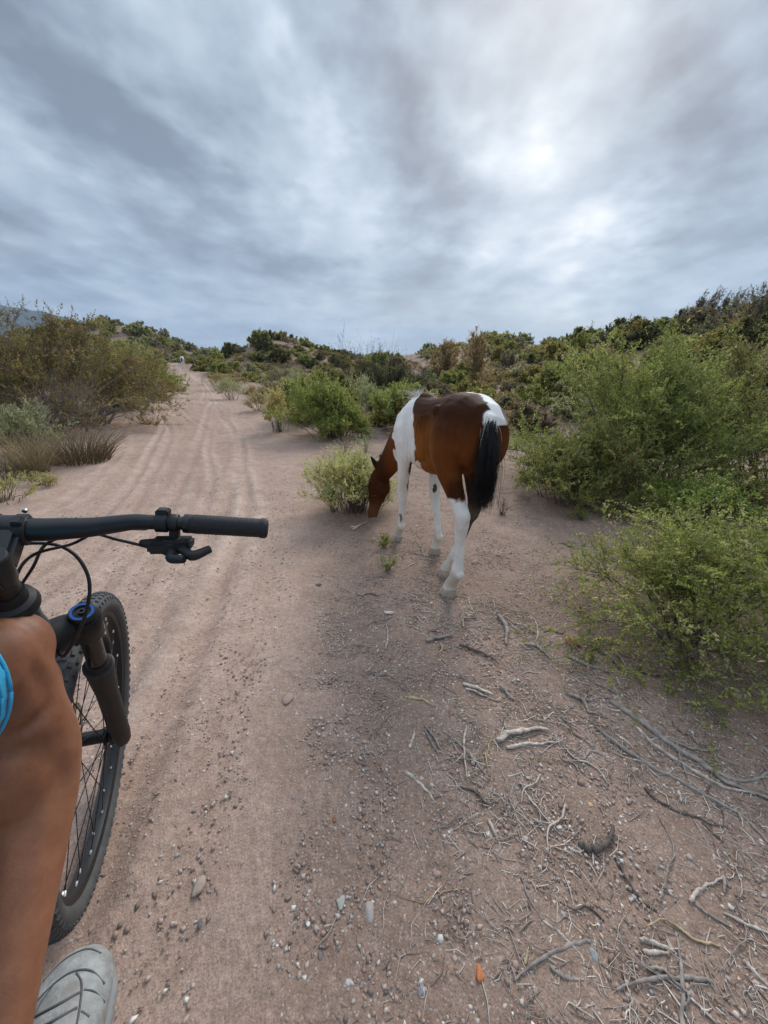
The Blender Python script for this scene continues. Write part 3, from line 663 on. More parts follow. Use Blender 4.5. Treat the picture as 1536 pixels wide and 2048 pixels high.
for i, (x, y, w, h, tone, t2, lab) in enumerate((
        (552, 868, 52, 72, 'yellow', 'tan', 'straw yellow clump at the left foot of the round green bush'),
        (512, 826, 62, 40, 'tan', 'pale', 'tan low clump along the right edge of the track'),
        (450, 800, 50, 34, 'pale', 'sage', 'pale green clump along the right edge of the track'),
        (425, 783, 44, 26, 'yellow', 'pale', 'yellowish clump where the track bends away'),
        (545, 800, 60, 46, 'grey', 'sage', 'grey green brush behind the tan clump'),
        (590, 812, 60, 52, 'sage', 'pale', 'grey sage clump left of the round green bush'))):
    q = G(x, y); w_ = px_size(q, w) / 2 * 1.7; h_ = px_size(q, h) * 1.3
    bush('pale_clump', 80 + i, (q[0], q[1] + w_ * .7, q[2]), i, lab, 'bush', size=(w_, w_ * .9, h_), stems=40, twigs=14, leaves=12, leaf=(.030, .014), tone=tone, tone2=t2, mix2=.35, spread=.55, el=(15, 85), up=.55, twig_len=.32, bare=.08, stem_r=.005, lumpy=.3, sprig=.3)
q = G(770, 812)
bush('dark_bush', 91, (q[0] + .2, q[1] + 1.2, q[2]), .3, 'dark spiky bush with bare upright twigs against the sky', 'bush',
     size=(2.3, 1.6, 1.75), stems=80, twigs=24, leaves=9, leaf=(.050, .012), tone='dark', spread=.35, el=(12, 80), up=.75, twig_len=.42, bare=.3, stem_r=.014, bark=(.045, .038, .032), lumpy=.6, sprig=.5, inner=.35)
q = G(930, 790)
for i, (dx, dy, s, lab) in enumerate(((-.3, 4.0, 1., 'tall tan flowering shrub behind the back of the foal'), (1.3, 4.4, .84, 'shorter tan flowering shrub beside the dark hill bush'))):
    x, y = q[0] + dx, q[1] + dy
    bush('tan_shrub', 95 + i, (x, y, T(x, y)), i, lab, 'bush', size=(1.05, .9, 2.4 * s), stems=40, twigs=26, leaves=15, leaf=(.055, .03), tone='tan', tone2='yellow', mix2=.15, spread=.3, el=(30, 88), up=.5, twig_len=.22, bare=.1, stem_r=.016, lumpy=.5, sprig=.4, inner=.3)

# --- the scrub further off, from a few kinds
fk = dict(stems=46, twigs=20, leaves=11, stem_r=.012, sprig=.4, spread=.5, el=(2, 86), inner=.15)
FK = {
    'olive': far_proto(201, size=(1, .95, .80), leaf=(.105, .050), tone='olive', tone2='olive_green', mix2=.35, bare=.05, lumpy=.5, **fk),
    'green': far_proto(202, size=(1, .95, .80), leaf=(.105, .048), tone='olive_green', tone2='green', mix2=.5, bare=.05, lumpy=.5, **fk),
    'dark': far_proto(203, size=(1, .9, .85), leaf=(.105, .045), tone='dark', tone2='olive_green', mix2=.25, bare=.1, up=.6, bark=(.06, .05, .042), lumpy=.55, **fk),
    'spiky': far_proto(204, size=(.9, .9, 1.15), leaf=(.075, .020), tone='grey', tone2='dark', mix2=.5, bare=.5, up=.8, bark=(.17, .15, .13), lumpy=.5, **{**fk, 'el': (20, 85), 'inner': .3}),
    'grey': far_proto(205, size=(1, .9, .70), leaf=(.090, .044), tone='grey', tone2='olive', mix2=.3, bare=.1, lumpy=.5, **fk),
    'pale': far_proto(206, size=(1, .9, .65), leaf=(.080, .042), tone='pale', tone2='sage', mix2=.5, bare=.05, lumpy=.4, **fk),
    'tan': far_proto(207, size=(.9, .9, .75), leaf=(.090, .046), tone='tan', tone2='grey', mix2=.4, bare=.05, lumpy=.4, **fk),
}
KW = {'olive': 'olive', 'green': 'green', 'dark': 'dark', 'spiky': 'spiky grey', 'grey': 'grey', 'pale': 'pale', 'tan': 'tan'}
def szw(s, a, b): t = (s - a) / (b - a); return 'small' if t < .3 else 'middling' if t < .7 else 'large'
def scatter(n, xr, yr, kinds, smin, smax, where, group, keep=None, seed=0, mind=.55, zs=(.8, 1.2)):
    r = np.random.default_rng(500 + seed); got = []; names, w = zip(*kinds); w = np.array(w) / sum(w); tries = 0
    while len(got) < n and tries < n * 40:
        tries += 1
        x, y = r.uniform(*xr), r.uniform(*yr)
        if keep and not keep(x, y): continue
        d, hw = pathdist(x, y); s = r.uniform(smin, smax)
        if d[0] < hw[0] + s * .75: continue
        if any((x - a) ** 2 + (y - b) ** 2 < (mind * (s + c)) ** 2 for a, b, c in got): continue
        got.append((x, y, s)); k = names[r.choice(len(names), p=w)]
        plant('shrub', FK[k], (x, y, T(x, y) - .03), s, r.uniform(0, 6.28), f'{szw(s, smin, smax)} {KW[k]} scrub bush {where}', 'bush', f'{szw(s, smin, smax)} {KW[k]} bushes {where}', s * r.uniform(*zs))
    return got
azd = lambda x, y: math.degrees(math.atan2(x, y))
# right hill
scatter(66, (5.5, 30), (9, 26), [('dark', .14), ('grey', .26), ('spiky', .12), ('green', .24), ('olive', .12), ('tan', .12)], .6, 1.1, 'on the slope of the right hill', '', lambda x, y: 8 < azd(x, y) < 58 and T(x, y) > .6 and not (abs(azd(x, y) - 30.5) < 2.5 and np.hypot(x, y) < 22), 1, .5)
scatter(34, (9, 30), (15, 28), [('dark', .6), ('spiky', .25), ('green', .15)], .7, 1.15, 'along the crest of the right hill', '', lambda x, y: 22 < azd(x, y) < 56 and T(x, y) > 2.4, 2, .45, (.8, 1.2))
# flat scrub behind the foal
scatter(40, (-6, 9), (9.5, 20), [('green', .36), ('olive', .24), ('grey', .2), ('pale', .16), ('dark', .04)], .5, .95, 'on the flat behind the foal', '', lambda x, y: azd(x, y) > -19 and T(x, y) < 2.4, 3, .5)
scatter(64, (-19, 14), (19, 46), [('olive', .58), ('green', .25), ('pale', .07), ('grey', .1)], .6, 1.15, 'on the plain before the low mound', '', lambda x, y: -25 < azd(x, y) < 26, 4, .5)
scatter(50, (-27, -2), (42, 60), [('dark', .4), ('green', .2), ('grey', .25), ('olive', .15)], .7, 1.3, 'covering the round mound', '', lambda x, y: np.hypot((x + 14.5) / 10, (y - 53) / 12) < 1, 5, .5)
# left of the track
scatter(36, (-32, -9), (13, 50), [('olive', .45), ('green', .45), ('dark', .1)], .8, 1.3, 'in the thicket left of the track', '', lambda x, y: -44 < azd(x, y) < -27.5 and x < -np.interp(y, [13, 50], [10.5, 29]), 8)
# beyond what can be told apart: one mass of scrub, and low cover between the bushes
def low_proto(seed, tone, tone2, size=(1, .95, .8), leaves=4, stems=22, twigs=9, leaf=(.20, .10)):
    lv, br = bush_parts(seed, size=size, stems=stems, twigs=twigs, leaves=leaves, leaf=leaf, tone=tone, tone2=tone2, mix2=.3, spread=.5, el=(2, 86), inner=.15, bare=.05, lumpy=.5)
    return lv[0], lv[2]
def mass(name, spots, protos, seed):
    r = np.random.default_rng(seed); VV, CC = [], []
    for x, y, s in spots:
        v, c = protos[r.integers(0, len(protos))]; a = r.uniform(0, 6.28); ca, sa = math.cos(a), math.sin(a); h = s * r.uniform(.8, 1.2)
        VV.append(np.stack([(v[:, 0] * ca - v[:, 1] * sa) * s + x, (v[:, 0] * sa + v[:, 1] * ca) * s + y, v[:, 2] * h + T(x, y) - .03], 1)); CC.append(c * r.uniform(.8, 1.2))
    V = np.vstack(VV); tag(obj(name, npmesh(name, V, np.arange(len(V)).reshape(-1, 4), np.vstack(CC)), M['leaf']), kind='stuff')
def spots(n, xr, yr, s0, s1, keep, seed):
    r = np.random.default_rng(seed); out = []; k = 0
    while len(out) < n and k < n * 60:
        k += 1; x, y, s = r.uniform(*xr), r.uniform(*yr), r.uniform(s0, s1)
        if not keep(x, y): continue
        d, hw = pathdist(x, y)
        if d[0] < hw[0] + s * .8: continue
        out.append((x, y, s))
    return out
LP = [low_proto(301, 'dark', 'olive_green'), low_proto(302, 'grey', 'dark'), low_proto(303, 'olive_green', 'dark'), low_proto(304, 'olive', 'green')]
sp = spots(230, (-118, -28), (78, 122), 1.0, 2.4, lambda x, y: -47 < azd(x, y) < -12 and y - 108 < 5, 31) + spots(90, (-34, 40), (60, 112), 1.1, 2.2, lambda x, y: -20 < azd(x, y) < 28, 32) + spots(130, (4, 44), (34, 70), .8, 1.6, lambda x, y: 8 < azd(x, y) < 40, 34) + spots(80, (-62, -20), (46, 88), 1.0, 1.9, lambda x, y: -46 < azd(x, y) < -23, 33)
sp += spots(170, (-45, -9), (-6, 45), .7, 1.4, lambda x, y: azd(x, y) < -47, 35) + spots(110, (4.5, 40), (-6, 22), .7, 1.3, lambda x, y: azd(x, y) > 56, 36)
mass('distant_scrub', sp, LP, 41)
LG = [low_proto(311, 'grey', 'dry', (1, 1, .6), 5, 18, 7, (.16, .06)), low_proto(312, 'dry', 'olive', (1, 1, .6), 5, 18, 7, (.16, .06)), low_proto(313, 'olive_green', 'green', (1, 1, .6), 5, 18, 7, (.16, .07)), low_proto(314, 'olive', 'dry', (1, 1, .6), 5, 18, 7, (.16, .07))]
sp = spots(300, (5, 30), (8, 27), .3, .75, lambda x, y: 10 < azd(x, y) < 58 and T(x, y) > .5, 51) + spots(170, (-7, 9), (9, 20), .25, .6, lambda x, y: azd(x, y) > -21, 52) + spots(260, (-20, 16), (19, 47), .4, .9, lambda x, y: -26 < azd(x, y) < 28, 53) + spots(160, (-26, -3), (42, 62), .5, 1.0, lambda x, y: np.hypot((x + 14.5) / 11, (y - 53) / 12) < 1, 54) + spots(150, (-33, -6), (9, 50), .35, .9, lambda x, y: -46 < azd(x, y) < -26, 55)
mass('ground_cover', sp, LG, 42)

# ------------------------------------------------------------------ bodies grown as one skin
def loft(bm, rings, sides=18):
    """rings: (centre, half along A, half along B, A direction[, squareness]); tangent from the chain"""
    C = np.array([r[0] for r in rings], float); T_ = np.gradient(C, axis=0); T_ = nrm(T_)
    loops = []
    an = np.arange(sides) / sides * 2 * np.pi
    for i, r in enumerate(rings):
        A = np.asarray(r[3], float); A = nrm(A - T_[i] * (A @ T_[i])); B = np.cross(T_[i], A)
        e = r[4] if len(r) > 4 else 1.0
        ca = np.sign(np.cos(an)) * np.abs(np.cos(an)) ** e; sa = np.sign(np.sin(an)) * np.abs(np.sin(an)) ** e
        P = C[i] + r[1] * ca[:, None] * A + r[2] * sa[:, None] * B
        loops.append([bm.verts.new(p) for p in P])
    for a, b in zip(loops[:-1], loops[1:]):
        for k in range(sides): bm.faces.new((a[k], a[(k + 1) % sides], b[(k + 1) % sides], b[k]))
    bm.faces.new(loops[0][::-1]); bm.faces.new(loops[-1])
def ball(bm, c, r, ax=None):
    r = np.broadcast_to(np.asarray(r, float), (3,)); ax = np.eye(3) if ax is None else nrm(np.asarray(ax, float))
    g = bmesh.ops.create_icosphere(bm, subdivisions=3, radius=1.0)
    for v in g['verts']: v.co = Vector(tuple((np.array(v.co[:]) * r) @ ax + np.asarray(c, float)))
def skin_mesh(name, fill, voxel, smooth_it=6, factor=.5):
    me = bpy.data.meshes.new(name); bm = bmesh.new(); fill(bm)
    bmesh.ops.recalc_face_normals(bm, faces=bm.faces[:]); bm.to_mesh(me); bm.free()
    o = bpy.data.objects.new(name, me); COL.objects.link(o)
    m = o.modifiers.new('r', 'REMESH'); m.mode = 'VOXEL'; m.voxel_size = voxel
    s = o.modifiers.new('s', 'SMOOTH'); s.factor = factor; s.iterations = smooth_it
    dg = bpy.context.evaluated_depsgraph_get(); ev = o.evaluated_get(dg)
    out = bpy.data.meshes.new_from_object(ev); out.name = name
    bpy.data.objects.remove(o); bpy.data.meshes.remove(me)
    out.polygons.foreach_set('use_smooth', np.ones(len(out.polygons), bool))
    return out
def verts_of(me):
    v = np.empty(len(me.vertices) * 3, np.float32); me.vertices.foreach_get('co', v); return v.reshape(-1, 3).astype(float)

def coat_mat(name):
    m, nt, b = newmat(name); at_ = N(nt, 'ShaderNodeAttribute'); at_.attribute_name = 'Col'
    tc = N(nt, 'ShaderNodeTexCoord').outputs['Object']
    mp = N(nt, 'ShaderNodeMapping'); mp.inputs['Scale'].default_value = (180, 180, 34); L(nt, tc, mp.inputs[0])
    h = NOISE(nt, mp.outputs[0], 1.0, 4, .6); w = NOISE(nt, tc, 9, 5, .6)
    k = N(nt, 'ShaderNodeVectorMath'); k.operation = 'SCALE'; L(nt, at_.outputs['Color'], k.inputs[0])
    L(nt, MATH(nt, 'ADD', MATH(nt, 'MULTIPLY_ADD', h, .36, .62), MATH(nt, 'MULTIPLY', w, .4)), k.inputs['Scale'])
    L(nt, k.outputs[0], b.inputs['Base Color']); b.inputs['Roughness'].default_value = .62; b.inputs['Specular IOR Level'].default_value = .06
    b.inputs['Sheen Weight'].default_value = .0; b.inputs['Sheen Roughness'].default_value = .4
    bump(nt, b, MATH(nt, 'ADD', h, MATH(nt, 'MULTIPLY', NOISE(nt, tc, 26, 3, .5), .9)), .35, .006)
    return m
M['coat'] = coat_mat('horse_coat')
M['hair'] = colmat('horse_hair', .45, .4, 0, 50, .1)
M['hoof'] = simple('hoof_horn', (.45, .375, .31), .6, .25, 30, bumps=.2)
M['eye'] = simple('wet_dark_eye', (.01, .007, .006), .08, .1, 10)

def horse_fill(bm):
    Yv = (0, 1, 0)
    # trunk: (x, top, bottom, half width)
    tr = [(-.145, 1.05, .93, .05), (-.125, 1.105, .88, .105), (-.07, 1.165, .84, .15), (.02, 1.210, .79, .183), (.12, 1.218, .755, .190), (.24, 1.198, .715, .168), (.36, 1.176, .683, .166), (.48, 1.165, .668, .172), (.60, 1.168, .672, .168), (.70, 1.170, .69, .158), (.79, 1.140, .715, .150), (.88, 1.08, .75, .125), (.95, 1.01, .79, .095), (.99, .95, .85, .05)]
    loft(bm, [((x, 0, .5 * (a + b)), w, .5 * (a - b), Yv, .92) for x, a, b, w in tr], 26)
    # neck, reaching down to graze and turning a little to the left
    nk = [((.74, 0, .99), .110, .190), ((.88, .005, .93), .105, .178), ((.99, .015, .835), .096, .158), ((1.09, .03, .735), .086, .140), ((1.185, .045, .63), .078, .125), ((1.275, .06, .54), .072, .110), ((1.345, .07, .465), .062, .088)]
    loft(bm, [(c, w, d, Yv) for c, w, d in nk], 20)
    # head hanging, its forehead turned out to the left
    S_ = (-.60, .80, 0)   # sideways direction of the head (left cheek)
    F_ = np.array((.80, .60, 0))
    hd = [((1.372, .062, .515), .040, .045), ((1.372, .07, .480), .058, .074), ((1.368, .078, .43), .066, .098), ((1.364, .088, .38), .069, .108), ((1.356, .098, .32), .064, .105), ((1.352, .108, .26), .053, .086), ((1.355, .120, .20), .044, .066), ((1.358, .132, .14), .040, .054), ((1.358, .142, .095), .041, .050), ((1.354, .148, .060), .036, .043), ((1.350, .150, .042), .020, .025)]
    loft(bm, [(c, w, d, S_) for c, w, d in hd], 20)
    for s in (-1, 1): # cheek and brow
        ball(bm, np.array((1.340, .085, .34)) + np.array(S_) * .035 * s - F_ * .03, (.055, .03, .075), [F_, S_, (0, 0, 1)])
        ball(bm, np.array((1.37, .09, .40)) + np.array(S_) * .048 * s + F_ * .048, (.026, .018, .026), [F_, S_, (0, 0, 1)])
        e0 = np.array((1.362, .066, .505)) + np.array(S_) * .042 * s     # ears
        tip = e0 + np.array((-.03, .05, .14)) + np.array(S_) * .03 * s + F_ * .03
        m_ = e0 * .5 + tip * .5 + F_ * .0
        loft(bm, [(e0 - (tip - e0) * .25, .020, .022, S_), (e0, .027, .026, S_), (m_, .027, .020, S_), (e0 * .2 + tip * .8, .016, .013, S_), (tip, .003, .003, S_)], 12)
    Xv = (1, 0, 0)
    # (centre, half fore-aft, half across)
    def leg(r): loft(bm, [(c, a, b, Xv) for c, a, b in r], 16)
    leg([((.80, .095, 1.04), .10, .045), ((.775, .115, .94), .125, .062), ((.745, .118, .84), .105, .064), ((.735, .112, .75), .078, .056), ((.765, .098, .63), .056, .047), ((.795, .088, .52), .042, .039), ((.810, .082, .455), .043, .041), ((.814, .080, .41), .036, .036), ((.822, .077, .32), .027, .026), ((.832, .074, .22), .026, .025), ((.842, .072, .165), .034, .032), ((.868, .071, .115), .029, .029), ((.900, .070, .065), .036, .036), ((.915, .070, .035), .040, .038)])
    leg([((.80, -.095, 1.04), .10, .045), ((.765, -.115, .94), .125, .062), ((.72, -.118, .84), .105, .064), ((.69, -.115, .75), .078, .056), ((.672, -.113, .63), .055, .046), ((.662, -.112, .52), .042, .039), ((.655, -.112, .455), .043, .041), ((.640, -.113, .41), .036, .036), ((.605, -.114, .32), .027, .026), ((.572, -.115, .22), .026, .025), ((.556, -.116, .165), .034, .032), ((.566, -.117, .115), .029, .029), ((.582, -.118, .065), .036, .036), ((.590, -.118, .035), .040, .038)])
    # hind legs: thigh, stifle forward, hock back, upright cannon
    leg([((.06, .10, 1.12), .14, .06), ((.075, .115, 1.02), .185, .082), ((.085, .122, .93), .180, .080), ((.085, .125, .85), .145, .068), ((.055, .120, .77), .105, .058), ((.005, .110, .69), .075, .048), ((-.045, .100, .615), .058, .041), ((-.078, .092, .555), .058, .040), ((-.078, .088, .505), .049, .038), ((-.068, .084, .44), .038, .033), ((-.064, .080, .38), .033, .030), ((-.062, .076, .27), .032, .029), ((-.055, .074, .20), .041, .037), ((-.025, .072, .135), .035, .034), ((.008, .070, .075), .042, .041), ((.022, .070, .035), .046, .044)])
    leg([((.08, -.10, 1.12), .14, .06), ((.12, -.115, 1.02), .18, .082), ((.155, -.120, .93), .175, .078), ((.18, -.120, .85), .140, .066), ((.175, -.112, .78), .100, .056), ((.145, -.102, .70), .070, .045), ((.105, -.094, .61), .055, .038), ((.078, -.088, .55), .054, .037), ((.082, -.080, .50), .045, .035), ((.105, -.070, .45), .034, .030), ((.130, -.058, .35), .030, .028), ((.155, -.046, .25), .030, .028), ((.172, -.038, .185), .038, .035), ((.205, -.034, .125), .033, .032), ((.240, -.030, .07), .040, .040), ((.252, -.030, .035), .044, .042)])
    # muscle: buttock, stifle fold, shoulder, forearm
    for s in (1, -1):
        ball(bm, (-.055, .075 * s, .97), (.085, .075, .15)); ball(bm, (.12, .135 * s, .93), (.13, .068, .17)); ball(bm, (.08, .095 * s, 1.06), (.16, .085, .11)); ball(bm, (.80, .085 * s, .90), (.11, .07, .13))
    ball(bm, (-.112, .090, .560), (.028, .026, .045)); ball(bm, (.048, -.086, .555), (.028, .026, .045))
    for s in (1, -1): ball(bm, (.20, .150 * s, 1.105), (.045, .030, .035)); ball(bm, (.86, .095 * s, .955), (.06, .045, .06))
    for q in range(6): ball(bm, (.335 + .052 * q, .158, .93 - .012 * q), (.011, .018, .16)); ball(bm, (.335 + .052 * q, -.158, .93 - .012 * q), (.011, .018, .16))
    for x, y, z in ((.822, .082, .452), (.665, -.112, .452)): ball(bm, (x, y, z), (.038, .040, .042))
    for x, y, z in ((.832, .072, .165), (.546, -.116, .165), (-.070, .074, .195), (.158, -.038, .185)): ball(bm, (x - .012, y, z - .008), (.026, .030, .030))
    ball(bm, (.66, 0, 1.145), (.14, .05, .045)); ball(bm, (.92, 0, .86), (.09, .09, .1))
    loft(bm, [((-.08, .02, 1.11), .03, .03, Yv), ((-.135, .022, 1.095), .026, .026, Yv), ((-.168, .026, 1.03), .02, .02, Yv), ((-.176, .035, .94), .014, .014, Yv)], 12)
horse_me = skin_mesh('body', horse_fill, .0068, 8, .5)

def sm(a, b, x): t = np.clip((x - a) / (b - a), 0, 1); return t * t * (3 - 2 * t)
def coat_colours(V):
    X, Y, Z = V.T
    nz = .030 * vnoise(X * 9 + Y * 5, Z * 9, 1, 61) + .020 * vnoise(X * 27 + Y * 20, Z * 27, 1, 62) + .020 * vnoise(X * 85, Z * 60 + Y * 50, 1, 63)
    bay = np.array((.150, .046, .011)); dark = np.array((.034, .011, .0055)); chest = np.array((.29, .105, .022)); white = np.array((.86, .825, .775)); black = np.array((.013, .010, .009)); stain = np.array((.50, .37, .22))
    c = np.tile(bay, (len(V), 1))
    def mixc(k, col):
        nonlocal c; c = c * (1 - k[:, None]) + np.asarray(col) * k[:, None]
    mott = np.clip(.5 + 1.3 * vnoise(X * 8, Z * 8 + Y * 5, 1, 70) + .9 * vnoise(X * 20, Z * 20, 1, 71), 0, 1)
    barrel = sm(.08, .16, X) * sm(.9, .5, X)
    mixc(barrel * (.35 + .6 * mott), chest)
    mixc(sm(.90, 1.12, Z + nz) * .9, dark)                      # dark along the back and croup
    mixc(sm(.10, .45, X) * 0 + sm(.98, .86, Z) * sm(.95, 1.15, X) * .0, dark)
    mixc(sm(1.02, 1.22, X) * .80, dark)                            # neck and head liver brown
    face = sm(1.0, 1.3, X) * sm(.28, .12, Z); mixc(face * .55, (.17, .075, .035))
    # white shoulder band over the withers and down the forelegs
    zb = [.64, .68, .75, .84, .965, 1.07, 1.15, 1.19]; back_edge = np.interp(Z, zb, [.50, .455, .425, .442, .478, .555, .675, .72])
    front_edge = np.interp(Z, [.70, .76, .80, .84, .92, 1.0, 1.05, 1.15], [.88, .89, .92, 1.02, 1.00, 1.01, 1.02, 1.02])
    inner = np.abs(Y) > .035
    k = sm(-.006, .006, X - back_edge + nz) * sm(-.008, .008, front_edge - X + nz * 1.4) * (Z > .66)
    k = k * (1 - sm(.71, .675, Z + nz) * (np.abs(Y) < .07))
    under = sm(.755, .72, Z + nz) * sm(.075, .055, np.abs(Y) + nz * .5); k = k * (1 - under * (X < .85))
    mixc(k, white)
    # crest line of the neck, thin white beside the mane
    # forelegs: white, brown on the inside of the arms, a few spots
    fore = (X > .5) * (X < 1.0) * sm(.755, .735, Z + nz)
    mixc(fore, white)
    arm = sm(.60, .64, Z + nz) * (Z < .80) * (X > .5) * (X < .95) * sm(.095, .085, np.abs(Y) + nz * .6); mixc(arm, dark * 1.3)
    armR = sm(.66, .70, Z + nz * 1.5) * (Z < .80) * (X > .5) * (X < .8) * (Y < 0); mixc(armR, bay * .9)
    def spot(x, y, z, r, col, st=(1, 1, 1)):
        d = np.sqrt(((X - x) / st[0]) ** 2 + ((Y - y) / st[1]) ** 2 + ((Z - z) / st[2]) ** 2); mixc(sm(r * 1.1, r * .85, d + nz * .8), col)
    spot(.775, .045, .52, .026, dark, (1, 1, 2.2)); spot(.625, -.085, .52, .011, dark, (1, 1, 2.6)); spot(.80, .10, .25, .012, stain * .5, (1, 1, 3.))
    # near hind: dark ring above the hock, white below; off hind dark to the cannon
    hl = (X < .26) * (Y > -.002); hr = (X < .34) * (Y <= -.002)
    mixc(hl * sm(.80, .70, Z + nz) * .75 * sm(.03, -.03, X), dark * .8)
    mixc(hl * sm(.650, .634, Z + nz * 1.1 + .15 * np.clip(X + .02, 0, 1)), white)
    mixc(hr * sm(.80, .66, Z + nz) * .95, black * 1.6)
    mixc(hr * sm(.30, .27, Z + nz), white)
    lowleg = (X < 1.05)
    mixc(lowleg * sm(.24, .15, Z) * sm(.04, .10, Z) * .45 * (.4 + mott), stain); mixc(lowleg * sm(.6, .52, Z) * sm(.40, .48, Z) * .16, stain)
    mixc(lowleg * sm(.60, .2, Z) * np.clip(vnoise(X * 30, Z * 14 + Y * 30, 1, 77) * .8, 0, .2), (.55, .48, .42))
    # croup: white stripe along the top to the dock and down the off side
    yl = np.interp(X, [-.12, -.06, .0, .08, .24, .28], [.012, .004, -.006, .004, .018, -.05])
    k = sm(-.006, .006, yl - Y + nz * .8) * (Z > 1.06) * sm(.285, .265, X + nz)
    k = k * np.where(X < -.02, 1, sm(1.165, 1.182, Z + nz))
    mixc(k, white)
    spot(-.13, .015, 1.09, .042, white); mixc((Y < -.07) * sm(1.165, 1.15, Z) * sm(-.16, -.10, X) * sm(.93, .97, Z) * (X < .06) * .85, bay)
    mixc(sm(-.155, -.175, X) * sm(1.075, 1.05, Z), black)
    # head details: dark muzzle, pale lip
    head = (X > 1.15)
    spot(1.385, .165, .075, .034, black * 2); spot(1.335, .14, .050, .028, (.45, .38, .34))
    spot(1.40, .13, .39, .03, dark * .6)
    mixc(head * sm(.55, .60, Z) * (X > 1.25) * .8, black * 2)
    return c
def strands(O, D, Ls, cols, r0, seed, k=8, sag=.5, wave=.05, sides=3, out=None):
    r = np.random.default_rng(seed); n = len(O); t = np.linspace(0, 1, k)[None, :, None]
    w = r.normal(size=(n, 1, 3)) * wave
    P = O[:, None] + D[:, None] * Ls[:, None, None] * t + np.array([0, 0, -1.]) * sag * Ls[:, None, None] * t ** 2 + w * Ls[:, None, None] * np.sin(t * 3 + r.uniform(0, 3, (n, 1, 1)))
    rr = r0 * r.uniform(.6, 1.2, (n, 1)) * np.linspace(1, .25, k)[None]
    V, F = tubes(P, rr, sides, cap=False)
    return V, F, np.repeat(cols, k * sides, 0)
def make_horse(name, label, loc, rotz, scale, white=False, group=None):
    root = empty(name, loc); root.rotation_euler = (0, 0, rotz); root.scale = (scale,) * 3
    me = horse_me if not white else horse_me.copy(); V = verts_of(me)
    c = np.tile((.80, .77, .72), (len(V), 1)) if white else coat_colours(V)
    setcol(me, c); obj('body', me, M['coat'], root)
    for (x, y, tp) in ((.918, .070, 1), (.592, -.118, 1), (.024, .070, 1.12), (.254, -.030, 1.1)):
        mb = MB(); a = np.linspace(0, 2 * np.pi, 18, endpoint=False)
        rings = []
        for z, r, sh in ((-.012, .052, .010), (.012, .050, .007), (.045, .042, -.004), (.058, .036, -.010)):
            rings.append(np.stack([x + sh + r * 1.08 * tp * np.cos(a), y + r * tp * .95 * np.sin(a), np.full(18, z)], 1))
        i = np.arange(72).reshape(4, 18); F = np.stack([i[:-1], np.roll(i[:-1], -1, 1), np.roll(i[1:], -1, 1), i[1:]], -1).reshape(-1, 4)
        cap = np.stack([np.full(16, i[-1, 0]), i[-1, 1:-1], i[-1, 2:]], -1)
        mb.add(np.vstack(rings), [F, cap]); mb.build('hoof', M['hoof'], root)
    for s in (1, -1):
        mb = MB(); e = np.array((1.372, .092, .40)) + np.array((-.60, .80, 0)) * .058 * s + np.array((.80, .60, 0)) * .048
        mb.lathe(e - np.array((0, 0, .012)), (0, 0, 1), [(.0, .001), (.003, .008), (.012, .013), (.021, .008), (.024, .001)], 12); mb.build('eye', M['eye'], root)
    r = np.random.default_rng(5)
    # tail: hairs leave the dock all the way round, arch out and fall
    n = 700 if white else 4200; a = r.uniform(0, 6.28, n); q = np.sqrt(r.uniform(0, 1, n)); u = r.uniform(0, 1, n) ** .8
    dock = smooth_line([(-.12, .022, 1.10), (-.155, .024, 1.075), (-.175, .028, 1.015), (-.178, .035, .935), (-.176, .04, .875)], 60)
    O = dock[(u * 59).astype(int)] + np.stack([.018 * q * np.cos(a), .020 * q * np.sin(a), 0 * a], 1)
    D = nrm(np.stack([-.26 * (1 - .4 * u) + .10 * r.normal(size=n), .13 * r.normal(size=n) + .17, -.75 + .05 * r.normal(size=n)], 1))
    end = .60 + .16 * np.abs(r.normal(size=n)) + .07 * q
    Ls = np.maximum(.05, (O[:, 2] - end)) / 1.05
    cols = np.array((.010, .0085, .0085))[None] * r.uniform(.5, 1.6, (n, 1)); pale = (u < .22) & (r.uniform(0, 1, n) < .55); cols[pale] = (.74, .70, .64); Ls[pale] *= r.uniform(.12, .42, pale.sum())
    D[pale] = nrm(D[pale] + r.normal(size=(pale.sum(), 3)) * .35)
    t_ = np.linspace(0, 1, 9)[None, :, None]
    P_ = O[:, None] + (D * [1, 1, 0])[:, None] * Ls[:, None, None] * (t_ - .62 * t_ ** 2) * 1.15 + np.array([0, 0, -1.]) * Ls[:, None, None] * (.55 * t_ + .5 * t_ ** 2) + r.normal(size=(n, 1, 3)) * .02 * Ls[:, None, None] * np.sin(t_ * 4 + r.uniform(0, 6, (n, 1, 1)))
    V1, F1 = tubes(P_, (.003 if white else .00125) * r.uniform(.6, 1.2, (n, 1)) * np.linspace(1, .4, 9)[None], 3, cap=False)
    o = obj('tail', npmesh('tail', V1, F1, np.repeat(cols, 27, 0), smooth=True), M['hair'], root); o['kind'] = 'stuff'
    # short foal mane standing along the crest
    ct = smooth_line([(.69, .0, 1.172), (.80, .0, 1.14), (.92, .005, 1.07), (1.05, .015, .97), (1.17, .03, .835), (1.27, .045, .715), (1.345, .06, .605), (1.375, .065, .54)], 200)
    n = 900; ix = r.integers(0, 200, n); O = ct[ix] + r.normal(size=(n, 3)) * [.008, .006, .004] - np.array([.01, 0, .02])
    sgn = np.where(r.uniform(0, 1, n) < .75, 1, -1)
    D = nrm(np.stack([.15 + .3 * r.normal(size=n), .35 * sgn + .3 * r.normal(size=n), .8 + .25 * r.normal(size=n)], 1))
    Ls = (.075 + .03 * r.normal(size=n)).clip(.03); tuft = ix < 34; Ls[tuft] *= 1.7
